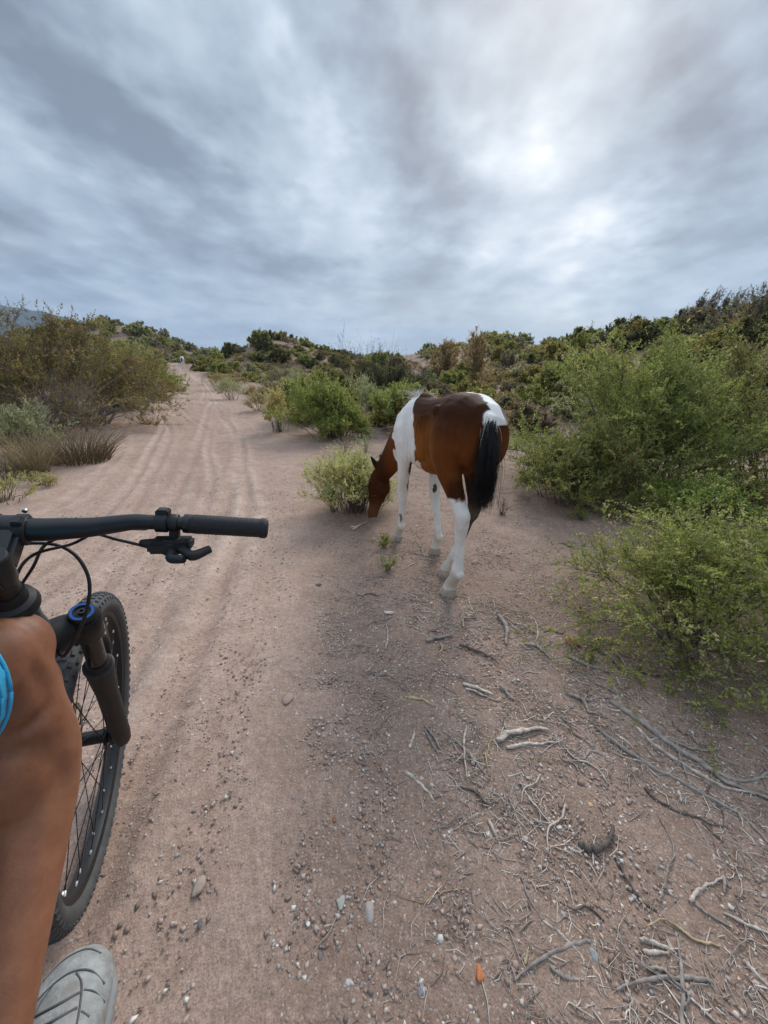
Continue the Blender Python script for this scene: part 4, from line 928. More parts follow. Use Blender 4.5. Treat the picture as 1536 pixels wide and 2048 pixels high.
    cols = np.tile((.74, .70, .63), (n, 1)) * r.uniform(.8, 1.1, (n, 1)); dk = (ix > 150) | (~tuft & (r.uniform(0, 1, n) < .06)); cols[dk] = np.array((.03, .017, .012)); cols[(ix > 34) & (ix < 58)] *= .95
    if white: cols[:] = (.7, .68, .62)
    V1, F1, C1 = strands(O, D, Ls, cols, .0016, 4, 7, .55, .04)
    o = obj('mane', npmesh('mane', V1, F1, C1, smooth=True), M['hair'], root); o['kind'] = 'stuff'
    return tag(root, label, 'horse', group)
HT = R_(20); _h = G(905, 1190); HO = _h[:2] + .055 * np.array((math.cos(HT), math.sin(HT)))
make_horse('foal', 'brown and white pinto foal grazing with its rump towards the track', (HO[0], HO[1], _h[2] - .004), R_(90) + HT, .99)
wx, wy = -27.4, 54.6
make_horse('horse', 'white horse with a dark tail walking away at the far end of the track', (wx, wy, T(wx, wy) - .02), R_(90 + 24), 1.25, True)

# ------------------------------------------------------------------ bicycle
BX, BY, BYAW, BLEAN = -.775, .721, R_(23.13), R_(7.17)
ZB = T(BX, BY) - .006
BM = Matrix.Translation((BX, BY, ZB)) @ Matrix.Rotation(BYAW, 4, 'Z') @ Matrix.Rotation(BLEAN, 4, 'Y')
BMI = BM.inverted()
bike = bpy.data.objects.new('bicycle', None); COL.objects.link(bike); bike.matrix_world = BM; bike.empty_display_size = .05
tag(bike, 'black mountain bicycle with wide handlebar ridden along the dirt track', 'bicycle')
AX = np.array((0, 0, .37)); U_ = np.array((0, -.407, .914)); FW = np.array((0, .914, .407)); XR = np.array((1., 0, 0))
def wl(p): return np.array(BMI @ Vector(tuple(float(v) for v in p)))     # world point -> bicycle coordinates
def wheel(name, centre, axis, up, mats, front=True):
    """rim, tyre, hub, spokes and brake disc as pieces of one wheel"""
    axis = nrm(np.asarray(axis, float)); up = nrm(up - axis * (up @ axis)); fwd = np.cross(up, axis)
    w = empty(name, (0, 0, 0), bike)
    def cir(r, a, off=0.): return centre + axis * off + r * (np.cos(a)[..., None] * up + np.sin(a)[..., None] * fwd)
    n = 120; a = np.arange(n) / n * 2 * np.pi
    # tyre: closed section swept round
    def sweep(sec, n=n):
        a = np.arange(n) / n * 2 * np.pi
        V = np.stack([cir(r, a, o) for r, o in sec], 1)          # n, k, 3
        k = len(sec); i = np.arange(n * k).reshape(n, k); j = np.roll(i, -1, 0)
        return V.reshape(-1, 3), np.stack([i, np.roll(i, -1, 1), np.roll(j, -1, 1), j], -1).reshape(-1, 4)
    th = np.linspace(R_(-140), R_(140), 17)
    sec = [(.339 + .0265 * math.cos(t), .0275 * math.sin(t)) for t in th]
    mb = MB(); mb.add(*sweep(sec))
    # tread knobs
    bx = np.array([(-1, -1, 0), (1, -1, 0), (1, 1, 0), (-1, 1, 0), (-.8, -.8, 1), (.8, -.8, 1), (.8, .8, 1), (-.8, .8, 1)], float)
    bf = np.array([(4, 5, 6, 7), (0, 1, 5, 4), (1, 2, 6, 5), (2, 3, 7, 6), (3, 0, 4, 7)])
    for q in range(84):
        aa = q / 84 * 2 * np.pi
        for t, la, lo, h in ((-62, .004, .0065, .0035), (62, .004, .0065, .0035), (-34, .0045, .0065, .0035), (34, .0045, .0065, .0035), (-10, .0042, .006, .0035), (10, .0042, .006, .0035)):
            ao = aa + (math.pi / 84 if abs(t) in (34,) else 0); tt = R_(t)
            rad = nrm(np.cos(ao) * up + np.sin(ao) * fwd); tg = -np.sin(ao) * up + np.cos(ao) * fwd
            c = centre + rad * (.339 + .026 * math.cos(tt)) + axis * .0272 * math.sin(tt)
            nr = nrm(rad * math.cos(tt) + axis * math.sin(tt)); sd = np.cross(tg, nr)
            mb.add(c + bx[:, :1] * sd * la + bx[:, 1:2] * tg * lo + bx[:, 2:] * nr * h, bf)
    mb.build('tyre', M['rubber'], w)
    mb = MB(); mb.add(*sweep([(.325, -.016), (.325, .016), (.313, .0165), (.304, .012), (.301, 0), (.304, -.012), (.313, -.0165)])); mb.build('rim', M['matt_black'], w)
    mb = MB(); mb.lathe(centre - axis * .052, axis, [(0, .010), (.012, .011), (.014, .027), (.018, .027), (.022, .0165), (.08, .0165), (.084, .025), (.088, .025), (.09, .012), (.104, .010)], 24); mb.build('hub', M['black'], w)
    ns = 32
    for q in range(ns):
        side = 1 if q % 2 else -1; lead = 1 if (q // 2) % 2 else -1
        ar = (q + .5) / ns * 2 * math.pi; ah = ar + lead * R_(62)
        p0 = cir(np.array(.024), np.array(ah), side * .033); p1 = cir(np.array(.305), np.array(ar), side * .003)
        obj('spoke', tube_mesh('spoke', [p0, p1], .0011, 5, 2), M['spoke'], w)
        d = nrm(p0 - p1); obj('nipple', tube_mesh('nipple', [p1 - d * .004, p1 + d * .013], .0021, 6, 2), M['nipple'], w)
    # brake disc on the left
    mb = MB(); mb.add(*sweep([(.090, -.041), (.090, -.0392), (.076, -.0392), (.076, -.041)], 72))
    for q in range(6):
        a0 = q / 6 * 2 * math.pi; mb.tube([cir(np.array(.022), np.array(a0), -.040), cir(np.array(.05), np.array(a0 + .25), -.040), cir(np.array(.078), np.array(a0 + .3), -.040)], .0022, 6, 8)
    mb.build('brake_disc', M['brass'], w)
    return w
wheel('front_wheel', AX, XR, np.array((0, 0, 1.)), M)
# fork
fork = empty('fork', (0, 0, 0), bike)
for s in (1, -1):
    o = XR * .063 * s
    mb = MB(); mb.lathe(AX + o - U_ * .055, U_, [(0, .009), (.004, .016), (.02, .0205), (.06, .0225), (.12, .0215), (.30, .0215), (.345, .024), (.385, .0255), (.398, .027), (.404, .027)], 28)
    mb.box(AX + o * .92 + FW * .0 - U_ * .004, [XR, FW, U_], (.020, .017, .022), .3); mb.build('lower_leg', M['fork_black'], fork)
    mb = MB(); mb.lathe(AX + o + U_ * .345, U_, [(0, .026), (.003, .0278), (.010, .0278), (.013, .0245), (.016, .0245), (.022, .021), (.024, .0195)], 28); mb.build('wiper_seal', M['matt_black'], fork)
    mb = MB(); mb.lathe(AX + o + U_ * .33, U_, [(0, .0172), (.18, .0172)], 24); mb.build('stanchion', M['stanchion'], fork)
    mb = MB(); mb.lathe(AX + o + U_ * .532, U_, [(-.006, .0195), (0, .0215), (.006, .0215), (.010, .0195), (.010, .0125), (.0075, .012)], 28); mb.build('fork_cap', M['matt_black'], fork)
    mb = MB(); mb.lathe(AX + o + U_ * .5385, U_, [(0, .0188), (.0045, .0178), (.0045, .0142), (.0, .0138)], 28); mb.build('cap_ring', M['blue'], fork)
    mb = MB(); mb.lathe(AX + o + U_ * .541, U_, [(0, .0062), (.004, .0058), (.004, .003), (.001, .0028)], 12); mb.build('cap_bolt', M['black'], fork)
# crown and arch
mb = MB(); c0 = AX + U_ * .510
P = smooth_line([c0 + XR * -.063, c0 - FW * .012 + XR * -.04, c0 - FW * .040, c0 - FW * .012 + XR * .04, c0 + XR * .063], 25)
V, F = tubes(P[None], np.interp(np.linspace(-1, 1, 25), [-1, -.75, 0, .75, 1], [.0245, .021, .037, .023, .0245])[None], 18); mb.add(V, F)
for s in (1, -1): mb.lathe(AX + XR * .063 * s + U_ * .470, U_, [(0, .022), (.004, .0255), (.055, .0265), (.060, .024)], 26)
mb.build('crown', M['fork_black'], fork)
mb = MB(); e = AX + U_ * .33; mb.tube([e + XR * -.066 + FW * .015, e + XR * -.060 + FW * .045 + U_ * .050, e + FW * .058 + U_ * .078, e + XR * .060 + FW * .045 + U_ * .050, e + XR * .066 + FW * .015], [.014, .013, .015, .013, .014], 12, 30); mb.build('arch', M['fork_black'], fork)
mb = MB(); mb.lathe(AX - XR * .068, XR, [(0, .0085), (.136, .0085)], 16); mb.build('axle', M['matt_black'], fork)
mb = MB(); mb.box(AX - XR * .060 - FW * .055 + U_ * .10, [XR, FW, U_], (.016, .02, .036), .3); mb.build('brake_caliper', M['matt_black'], fork)
# steering column: headset, spacers, stem
st0 = AX - FW * .044
cock = empty('cockpit', (0, 0, 0), bike)
mb = MB(); mb.lathe(st0 + U_ * .628, U_, [(0, .034), (.006, .035), (.010, .033), (.016, .0315), (.020, .024), (.036, .0225)], 32); mb.build('headset_cover', M['matt_black'], cock)
mb = MB(); mb.lathe(st0 + U_ * .660, U_, [(0, .0195), (.014, .0195), (.0142, .0188), (.0148, .0195), (.03, .0195)], 28); mb.build('spacer', M['black'], cock)
BC = AX + U_ * .725 + FW * .021       # bar clamp centre
mb = MB(); mb.lathe(st0 + U_ * .688, U_, [(0, .0205), (.003, .0215), (.043, .0215), (.046, .020)], 28)
sd = nrm(BC - (st0 + U_ * .712)); mb.box(.5 * (BC + st0 + U_ * .712), [XR, sd, np.cross(XR, sd)], (.0195, .030, .0175), .35)
mb.lathe(BC - XR * .024, XR, [(0, .0205), (.002, .0215), (.046, .0215), (.048, .0205)], 28)
mb.build('stem', M['black'], cock)
for s in (1, -1):
    mb = MB(); mb.lathe(BC + XR * (.016 * s - .0065), XR, [(0, .0222), (.001, .0236), (.012, .0236), (.013, .0222)], 28)
    mb.box(BC + XR * .016 * s + U_ * .021 + FW * -.006, [XR, FW, U_], (.0062, .008, .006), .3); mb.build('clamp_strap', M['matt_black'], cock)
    for k in (1, -1):
        mb = MB(); mb.lathe(BC + XR * .016 * s + FW * .021 + U_ * (.017 * k), FW, [(0, .0035), (.004, .0035), (.0042, .0018), (.002, .0016)], 10); mb.build('clamp_bolt', M['steel'], cock)
    mb = MB(); mb.lathe(st0 + U_ * (.699 + .012 * (s + 1)) - FW * .0195 - XR * .012, XR, [(0, .0052), (.024, .0052), (.0242, .0025), (.022, .0023)], 12); mb.build('pinch_bolt', M['matt_black'], cock)
mb = MB(); mb.lathe(st0 + U_ * .734, U_, [(0, .0205), (.003, .0205), (.0055, .0185), (.0058, .001)], 28); mb.build('top_cap', M['matt_black'], cock)
mb = MB()
a = np.arange(32) / 32 * 2 * np.pi; ring = []
for r_, h in ((.0062, .7402), (.0090, .7402), (.0090, .7398), (.0062, .7398)): ring.append(st0 + U_ * h + XR * .004 + FW * .003 + r_ * (np.cos(a)[:, None] * XR * .8 + np.sin(a)[:, None] * FW))
i = np.arange(128).reshape(4, 32); j = np.roll(i, -1, 0); mb.add(np.vstack(ring), np.stack([i, np.roll(i, -1, 1), np.roll(j, -1, 1), j], -1).reshape(-1, 4)); mb.build('cap_mark', M['white_print'], cock)
# bar, grips, controls
def barpt(x):
    ax_ = abs(x); rise = np.interp(ax_, [0, .045, .10, .16, .22, .36], [0, 0, .006, .019, .0215, .022]); back = np.interp(ax_, [0, .05, .15, .36], [0, 0, .010, .050])
    return BC + np.array((x, -back, rise * .95))
bp_ = np.array([barpt(x) for x in np.linspace(-.352, .352, 61)]); xs = np.linspace(-.352, .352, 61)
V, F = tubes(bp_[None], np.interp(np.abs(xs), [0, .03, .06, .14, .2, .36], [.0175, .0175, .0170, .0135, .0111, .0111])[None], 22)
obj('handlebar', npmesh('handlebar', V, F, smooth=True), M['black'], cock)
for s in (1, -1):
    g0, g1 = barpt(.229 * s), barpt(.352 * s); ga = nrm(g1 - g0); gl = np.linalg.norm(g1 - g0)
    mb = MB(); mb.lathe(g0, ga, [(0, .0135), (.001, .0155), (.010, .0158), (.011, .0148)], 28); mb.build('grip_collar', M['black'], cock)
    prof = [(.011, .0152)] + [(x, .0158 + .0004 * (i % 2)) for i, x in enumerate(np.linspace(.016, gl - .006, 40))] + [(gl - .004, .0172), (gl + .002, .0172), (gl + .006, .0150), (gl + .0072, .010), (gl + .0072, .001)]
    mb = MB(); mb.lathe(g0, ga, prof, 28); mb.build('grip', M['grip'], cock)
    c = barpt(.198 * s); d2 = nrm(barpt(.21 * s) - barpt(.19 * s)); Z_ = np.array((0, 0, 1.)); Yf = np.cross(Z_, d2 * s); Yf = nrm(Yf)
    # brake lever: clamp, cylinder, blade
    mb = MB(); mb.lathe(c - d2 * .009, d2, [(0, .0145), (.001, .0158), (.017, .0158), (.018, .0145)], 24); mb.box(c + Z_ * .015 + Yf * .004, [d2, Yf, Z_], (.0095, .010, .007), .3)
    mb.build('lever_clamp', M['matt_black'], cock)
    mb = MB(); mc = c + Yf * .030 - Z_ * .012
    mb.tube([mc - d2 * .050, mc - d2 * .015, mc + d2 * .012, mc + d2 * .022 + Yf * .004], [.0085, .0105, .0115, .008], 14, 14); mb.box(mc - d2 * .045 - Z_ * .002, [d2, Yf, Z_], (.016, .009, .010), .4)
    mb.box(.5 * (mc + c), [d2, Yf, Z_], (.009, .016, .007), .4); mb.build('brake_cylinder', M['matt_black'], cock)
    mb = MB(); b1 = mc + d2 * .016 + Yf * .008
    P = smooth_line([b1, b1 + d2 * .025 + Yf * .010 - Z_ * .004, b1 + d2 * .055 + Yf * .006 - Z_ * .006, b1 + d2 * .082 + Yf * .006 - Z_ * .006, b1 + d2 * .092 + Yf * .014 - Z_ * .006], 16)
    V, F = tubes(P[None], np.interp(np.linspace(0, 1, 16), [0, .3, .9, 1], [.007, .0055, .0058, .004])[None], 10); mb.add(V, F); mb.build('brake_lever', M['black'], cock)
    # shifter pod under the bar with two thumb paddles
    sp_ = c + d2 * .016 - Z_ * .034 - Yf * .010
    mb = MB(); mb.lathe(c + d2 * .012, d2, [(0, .0138), (.001, .0146), (.011, .0146), (.012, .0138)], 22); mb.box(c + d2 * .018 - Z_ * .018, [d2, Yf, Z_], (.007, .008, .010), .3)
    mb.box(sp_, [d2 + Yf * .1, Yf, Z_], (.030, .020, .0095), .45); mb.tube([sp_ - d2 * .046 + Yf * .004, sp_ - d2 * .02], [.006, .0105], 12, 6)
    mb.lathe(sp_ - Z_ * .014, Z_, [(0, .014), (.003, .017), (.02, .017), (.024, .012)], 18); mb.build('shifter', M['matt_black'], cock)
    for k, (e1, e2, w) in enumerate(((d2 * .040 - Yf * .034 - Z_ * .004, d2 * .062 - Yf * .020 + Z_ * .002, .0085), (d2 * .010 - Yf * .036 - Z_ * .008, d2 * .030 - Yf * .044 - Z_ * .006, .008))):
        mb = MB(); mb.tube([sp_ - Z_ * .003, sp_ + e1 * .6, sp_ + e1, sp_ + e2], [.006, .007, w, w * .75], 10, 14); mb.build('thumb_paddle', M['matt_black'], cock)
# cables
HT0 = st0 + U_ * .60
cR = barpt(.198); mcR = cR + np.array((0, .030, -.012))
cab = lambda pts, r=.0025: obj('cable', tube_mesh('cable', pts, r, 8, 48), M['matt_black'], cock)
cab([mcR - XR * .066 + (0, 0, -.002), mcR - XR * .09 + (0, .004, -.010), BC + (.07, .018, -.030), BC + (.02, .01, -.046), HT0 + (-.02, .06, .035), HT0 + (-.03, .045, -.03), HT0 + (-.032, .0, -.09)])
cab([cR + (-.032, -.010, -.034), BC + (.13, .012, -.022), BC + (.09, .02, -.014), BC + (.04, .012, -.026), HT0 + (.0, .07, .05), HT0 + (-.024, .05, .0), HT0 + (-.034, .0, -.06)])
bL = barpt(-.2)
cab([bL + (.06, .03, -.014), BC + (-.05, .035, -.035), BC + (.045, .035, -.040), BC + (.085, .018, -.085), BC + (.083, .0, -.150), BC + (.055, -.012, -.215), AX + U_ * .50 - FW * .045 + XR * .030, AX + U_ * .44 - FW * .05 + XR * .01], .0028)
# head tube and the frame behind it (its line runs a little to the right of the turned front wheel)
FH = R_(10); fd = np.array((-math.sin(FH), math.cos(FH), 0)); fr_ = np.array((math.cos(FH), math.sin(FH), 0))
HTc = np.array(BM @ Vector(tuple(st0 + U_ * .585))); AXw = np.array(BM @ Vector(tuple(AX)))
BBw = AXw - fd * .705; BBw[2] = ZB + .335; BBw += fr_ * .045
def fl(p): return wl(p)
RAw = BBw - fd * .435 - fr_ * .01; RAw[2] = ZB + .368
SCw = BBw - fd * .13 + fr_ * .02; SCw[2] = ZB + .70
SDw = SCw - fd * .07 + fr_ * .015; SDw[2] = ZB + .90
frame = empty('frame', (0, 0, 0), bike)
mb = MB(); mb.lathe(st0 + U_ * .545, U_, [(-.012, .029), (0, .0325), (.015, .0325), (.05, .0285), (.075, .029), (.085, .0325)], 32); mb.build('head_tube', M['frame'], frame)
mb = MB(); mb.tube([fl(HTc - np.array((0, 0, .012))), fl(HTc * .6 + BBw * .4 + (0, 0, -.03)), fl(BBw)], [.034, .036, .040], 20, 20); mb.build('down_tube', M['frame'], frame)
mb = MB(); mb.tube([fl(HTc + (0, 0, .018)), fl(HTc * .5 + SCw * .5 + (0, 0, -.01)), fl(SCw)], [.027, .024, .019], 18, 20); mb.build('top_tube', M['frame'], frame)
mb = MB(); mb.tube([fl(BBw), fl(SCw + (0, 0, .02))], [.022, .0185], 16, 6); mb.build('seat_tube', M['frame'], frame)
mb = MB(); mb.tube([fl(SCw), fl(SDw)], .0155, 16, 4); mb.build('seat_post', M['black'], frame)
for s in (1, -1):
    mb = MB(); mb.tube([fl(BBw + fr_ * .03 * s), fl(BBw * .5 + RAw * .5 + fr_ * .05 * s), fl(RAw + fr_ * .066 * s)], [.014, .011, .011], 12, 12); mb.build('chain_stay', M['frame'], frame)
    mb = MB(); mb.tube([fl(SCw + fr_ * .02 * s - (0, 0, .03)), fl(SCw * .45 + RAw * .55 + fr_ * .055 * s), fl(RAw + fr_ * .066 * s)], [.011, .009, .009], 12, 12); mb.build('seat_stay', M['frame'], frame)
sdl = MB(); ux = [fl(SDw - fd * d_ + np.array((0, 0, z_))) for d_, z_ in ((-.14, .03), (-.05, .035), (.06, .035), (.13, .045))]
frl = nrm(fl(BBw + fr_) - fl(BBw)); zl = nrm(fl(BBw + (0, 0, 1)) - fl(BBw))
prev = []
for c_, w_, h_ in zip(ux, (.02, .028, .06, .07), (.010, .014, .018, .014)):
    a = np.arange(16) / 16 * 2 * np.pi; prev.append(c_ + np.cos(a)[:, None] * frl * w_ + np.sin(a)[:, None] * zl * h_)
i = np.arange(64).reshape(4, 16); sdl.add(np.vstack(prev), [np.stack([i[:-1], np.roll(i[:-1], -1, 1), np.roll(i[1:], -1, 1), i[1:]], -1).reshape(-1, 4), np.stack([np.full(14, i[0, 0]), i[0, 2:], i[0, 1:-1]], -1), np.stack([np.full(14, i[3, 0]), i[3, 1:-1], i[3, 2:]], -1)])
sdl.build('saddle', M['matt_black'], bike)
wheel('rear_wheel', fl(RAw), nrm(fl(RAw + fr_) - fl(RAw)), zl, M, False)
crank = empty('crankset', (0, 0, 0), bike)
CA = nrm(fd * math.cos(R_(38)) + np.array((0, 0, 1)) * math.sin(R_(38)))
mb = MB(); mb.lathe(fl(BBw - fr_ * .06), frl, [(0, .02), (.12, .02)], 20); mb.build('bottom_bracket', M['black'], crank)
mb = MB(); mb.lathe(fl(BBw + fr_ * .046), frl, [(0, .064), (.001, .068), (.003, .068), (.004, .064), (.004, .03), (0, .03)], 48); mb.build('chainring', M['matt_black'], crank)
PED = {}
for s in (1, -1):
    e = BBw + fr_ * .075 * s; p_ = e + CA * .165 * s + fr_ * .012 * s; PED[s] = p_ + fr_ * .055 * s
    mb = MB(); mb.tube([fl(e - CA * .012 * s), fl(p_)], [.017, .012], 12, 4); mb.build('crank_arm', M['black'], crank)
    mb = MB(); mb.box(fl(PED[s]), [frl, nrm(fl(BBw + fd) - fl(BBw)), zl], (.046, .045, .008), .4); mb.build('pedal', M['matt_black'], crank)

# ------------------------------------------------------------------ rider
def skinmat(name):
    m, nt, b = newmat(name); tc = N(nt, 'ShaderNodeTexCoord').outputs['Object']
    n1 = NOISE(nt, tc, 17, 6, .65); n2 = NOISE(nt, tc, 130, 4, .6)
    c = MIX(nt, RAMP(nt, n1, [(.35, 0), (.7, 1)]), (.215, .085, .045), (.325, .140, .074))
    c = MIX(nt, RAMP(nt, n2, [(.5, 0), (.75, .35)]), c, (.20, .075, .038))
    setc(nt, b.inputs['Base Color'], c); b.inputs['Roughness'].default_value = .5; b.inputs['Specular IOR Level'].default_value = .35
    b.inputs['Subsurface Weight'].default_value = .06; b.inputs['Subsurface Radius'].default_value = (.012, .005, .003)
    bump(nt, b, MATH(nt, 'ADD', n2, MATH(nt, 'MULTIPLY', NOISE(nt, tc, 420, 2, .5), .4)), .25, .0015); return m
M['skin'] = skinmat('tanned_skin')
M['cyan'] = simple('cyan_jersey_fabric', (.045, .40, .66), .75, .08, 60, bumps=.2)
M['sock'] = simple('black_sock', (.012, .012, .022), .85, .2, 80, bumps=.3)
M['shoe'] = simple('pale_grey_shoe', (.30, .315, .31), .7, .3, 55, bumps=.6, dirt=(.22, .18, .15), dirt_amt=.6)
M['sole'] = simple('grey_sole', (.24, .245, .245), .7, .15, 30, dirt=(.2, .16, .135), dirt_amt=.5)
M['lace'] = simple('dark_shoe_trim', (.085, .087, .09), .6, .2, 40)
M['hairdark'] = simple('dark_hair', (.02, .014, .011), .6, .3, 60, bumps=.6)
person = empty('person', (PED[1][0], PED[1][1], T(PED[1][0], PED[1][1])))
tag(person, 'rider with tanned bare leg, bright cyan shorts and pale grey shoe on the bicycle', 'person')
bpy.context.view_layer.update()
PO = np.array(person.location)
def pk(px, py, depth): return at(px, py, depth) - PO
foot = np.array(PED[1]) - PO
knee = pk(12, 1312, .56); calf = pk(84, 1545, .60); shin2 = pk(30, 1800, .62); ank = pk(-10, 2010, .63)
hipR = np.array((-.50, -.24, 1.045)) + [0, 0, ZB] - PO; hipL = hipR - fr_ * .19; pel = .5 * (hipR + hipL)
hipR = hipR + 0 * fr_
kneeL = np.array(PED[-1]) - PO + np.array((.0, .12, .46)); ankL = np.array(PED[-1]) - PO + np.array((0, -.10, .10))
toeR = pk(158, 1915, .62)
def lvl(px_, py_, z_):
    d_ = ray(px_, py_); return CO + d_ * ((z_ - CAM_H) / d_[2]) - PO
_zt = (toeR + PO)[2]; heelR = min((lvl(62, y_, _zt + .012) for y_ in range(2150, 3200, 10)), key=lambda p_: abs(np.linalg.norm(p_ - toeR) - .245)); ank = heelR + nrm(toeR - heelR) * .035 + np.array((-.046, 0, .085)); shin2 = calf * .40 + ank * .60 + nrm(knee - ank) * .0
neckb = pel + np.array((-.06, .36, .47)); head = neckb + np.array((-.02, .10, .20))
shR = neckb + fr_ * .18 - (0, 0, .05); shL = neckb - fr_ * .18 - (0, 0, .05)
gL = np.array(BM @ Vector(tuple(barpt(-.29)))) - PO
elR = np.array((-.26, -.16, 1.14)) - PO; haR = np.array((-.06, -.10, 1.19)) - PO
elL = .5 * (shL + gL) - fr_ * .10 - fd * .06
def limb(bm, pts, r, side=(1, 0, 0), sides=18, k=24, flat=1.0):
    P = smooth_line(pts, k); rr = np.interp(np.linspace(0, 1, k), np.linspace(0, 1, len(r)), r)
    loft(bm, [(p, q, q * flat, side) for p, q in zip(P, rr)], sides)
def hand_fill(bm, wrist, palm_dir, out_dir, curl):
    d = nrm(palm_dir); o_ = nrm(out_dir - d * (out_dir @ d)); n_ = np.cross(d, o_)
    loft(bm, [(wrist - d * .02, .026, .022, o_), (wrist + d * .02, .036, .018, o_), (wrist + d * .06, .042, .016, o_), (wrist + d * .085, .040, .013, o_)], 14)
    for k_, ln_ in enumerate((.070, .078, .074, .058)):
        b_ = wrist + d * .082 + o_ * (.030 - .02 * k_); q1 = b_ + d * ln_ * .45 + n_ * curl * .012; q2 = q1 + d * ln_ * .15 + n_ * curl * .032; q3 = q2 - d * ln_ * .25 + n_ * curl * .018
        loft(bm, [(p, w, w, o_) for p, w in zip(smooth_line([b_ - d * .01, q1, q2, q3], 9), np.linspace(.0095, .0075, 9))], 10)
    t0 = wrist + d * .03 + o_ * .034; loft(bm, [(p, w, w, n_) for p, w in zip(smooth_line([t0 - o_ * .012, t0 + o_ * .018 + d * .025, t0 + o_ * .016 + d * .05 + n_ * curl * .02, t0 + d * .06 + n_ * curl * .045], 9), np.linspace(.013, .009, 9))], 10)
def person_fill(bm):
    # right leg in view: knee bent over the pedal, calf swelling behind the shin
    bk = nrm(hipR - knee)
    limb(bm, [hipR, hipR * .5 + knee * .5 + (0, 0, .01), hipR * .12 + knee * .88 + (0, 0, .004), knee], [.098, .092, .082, .068, .060, .056], sides=22)
    ball(bm, knee + (0, .006, .004), (.053, .056, .058))
    limb(bm, [knee + bk * .01, knee * .6 + calf * .4 + bk * .012, calf + bk * .015, shin2 + bk * .006, ank], [.057, .056, .060, .062, .053, .042, .035, .032], sides=22, k=30)
    ball(bm, calf + bk * .040 + (0, 0, .015), (.048, .055, .085)); ball(bm, knee * .7 + calf * .3 - bk * .012, (.046, .046, .07))
    limb(bm, [ank, heelR + (0, .03, .02), .5 * (heelR + toeR), toeR - nrm(toeR - heelR) * .03], [.036, .038, .034, .026], k=12)
    limb(bm, [hipL, hipL * .5 + kneeL * .5 + (0, 0, .03), kneeL], [.098, .092, .080, .062], k=16); limb(bm, [kneeL, kneeL * .6 + ankL * .4 - fd * .02, ankL], [.060, .062, .056, .038, .036], k=16)
    limb(bm, [ankL, ankL + fd * .08 - (0, 0, .06), ankL + fd * .19 - (0, 0, .07)], [.036, .036, .026], k=10)
    loft(bm, [(pel - (0, .05, .06), .15, .11, fr_), (pel + (0, 0, .03), .165, .125, fr_), (pel * .7 + neckb * .3, .15, .115, fr_), (pel * .35 + neckb * .65, .165, .12, fr_), (neckb - (0, .02, .06), .16, .09, fr_), (neckb + (0, .01, .01), .07, .06, fr_)], 24)
    limb(bm, [neckb - (0, 0, .03), neckb + (-.01, .05, .09)], [.062, .055], k=6)
    ball(bm, head, (.075, .095, .115)); ball(bm, head + fd * .03 - (0, 0, .07), (.055, .06, .05)); ball(bm, head + fd * .098 - (0, 0, .015), (.014, .02, .024))
    for s in (1, -1): ball(bm, head + fr_ * .076 * s - (0, .005, .005), (.012, .022, .032))
    for sh, el_, ha in ((shR, elR, haR), (shL, elL, gL)):
        limb(bm, [sh - (0, 0, .0), sh * .5 + el_ * .5, el_], [.056, .052, .043], k=12); limb(bm, [el_, el_ * .5 + ha * .5, ha], [.043, .042, .028], k=12); ball(bm, el_, .043)
    hand_fill(bm, haR, nrm(haR - elR), np.array((0, 0, 1.)), 1.); hand_fill(bm, gL - nrm(gL - elL) * .05 + (0, 0, .02), nrm(gL - elL), -fr_, -1.)
pme = skin_mesh('body', person_fill, .0062, 8, .5)
from mathutils.bvhtree import BVHTree
def tree_of(me): return BVHTree.FromPolygons([v.co[:] for v in me.vertices], [p.vertices[:] for p in me.polygons])
def groove(me, pts_px, depth, width):
    """press a fold (or raise a ridge) into the skin along a line of surface points"""
    tr = tree_of(me); hits = []
    for px_, py_ in pts_px:
        hit = tr.ray_cast(Vector(tuple(CO - PO)), Vector(tuple(ray(px_, py_))))
        if hit[0] is not None: hits.append(np.array(hit[0]))
    if len(hits) < 2: return
    Lq = smooth_line(hits, 40); V = verts_of(me); nv = np.empty(len(V) * 3, np.float32); me.vertices.foreach_get('normal', nv); nv = nv.reshape(-1, 3)
    d = np.full(len(V), 9.); tpos = np.zeros(len(V))
    for i_, q in enumerate(Lq):
        dq = np.linalg.norm(V - q, axis=1); k = dq < d; d[k] = dq[k]; tpos[k] = i_ / 39
    V = V - nv * (depth * np.exp(-(d / width) ** 2) * np.sin(np.pi * np.clip(.12 + .76 * tpos, 0, 1)))[:, None]
    me.vertices.foreach_set('co', V.astype(np.float32).ravel()); me.update()
groove(pme, [(2, 1486), (35, 1468), (70, 1444), (98, 1412)], .0085, .008)
groove(pme, [(4, 1515), (40, 1498), (80, 1490)], .003, .007)
groove(pme, [(60, 1330), (85, 1370), (100, 1420)], .004, .012)
groove(pme, [(118, 1480), (125, 1580), (112, 1690), (88, 1800)], .0035, .012)
groove(pme, [(150, 1500), (152, 1600), (134, 1720)], -.003, .012)
groove(pme, [(40, 1560), (50, 1650), (40, 1760)], .003, .02)
groove(pme, [(30, 1240), (70, 1270), (96, 1310)], .0025, .009)
obj('body', pme, M['skin'], person)
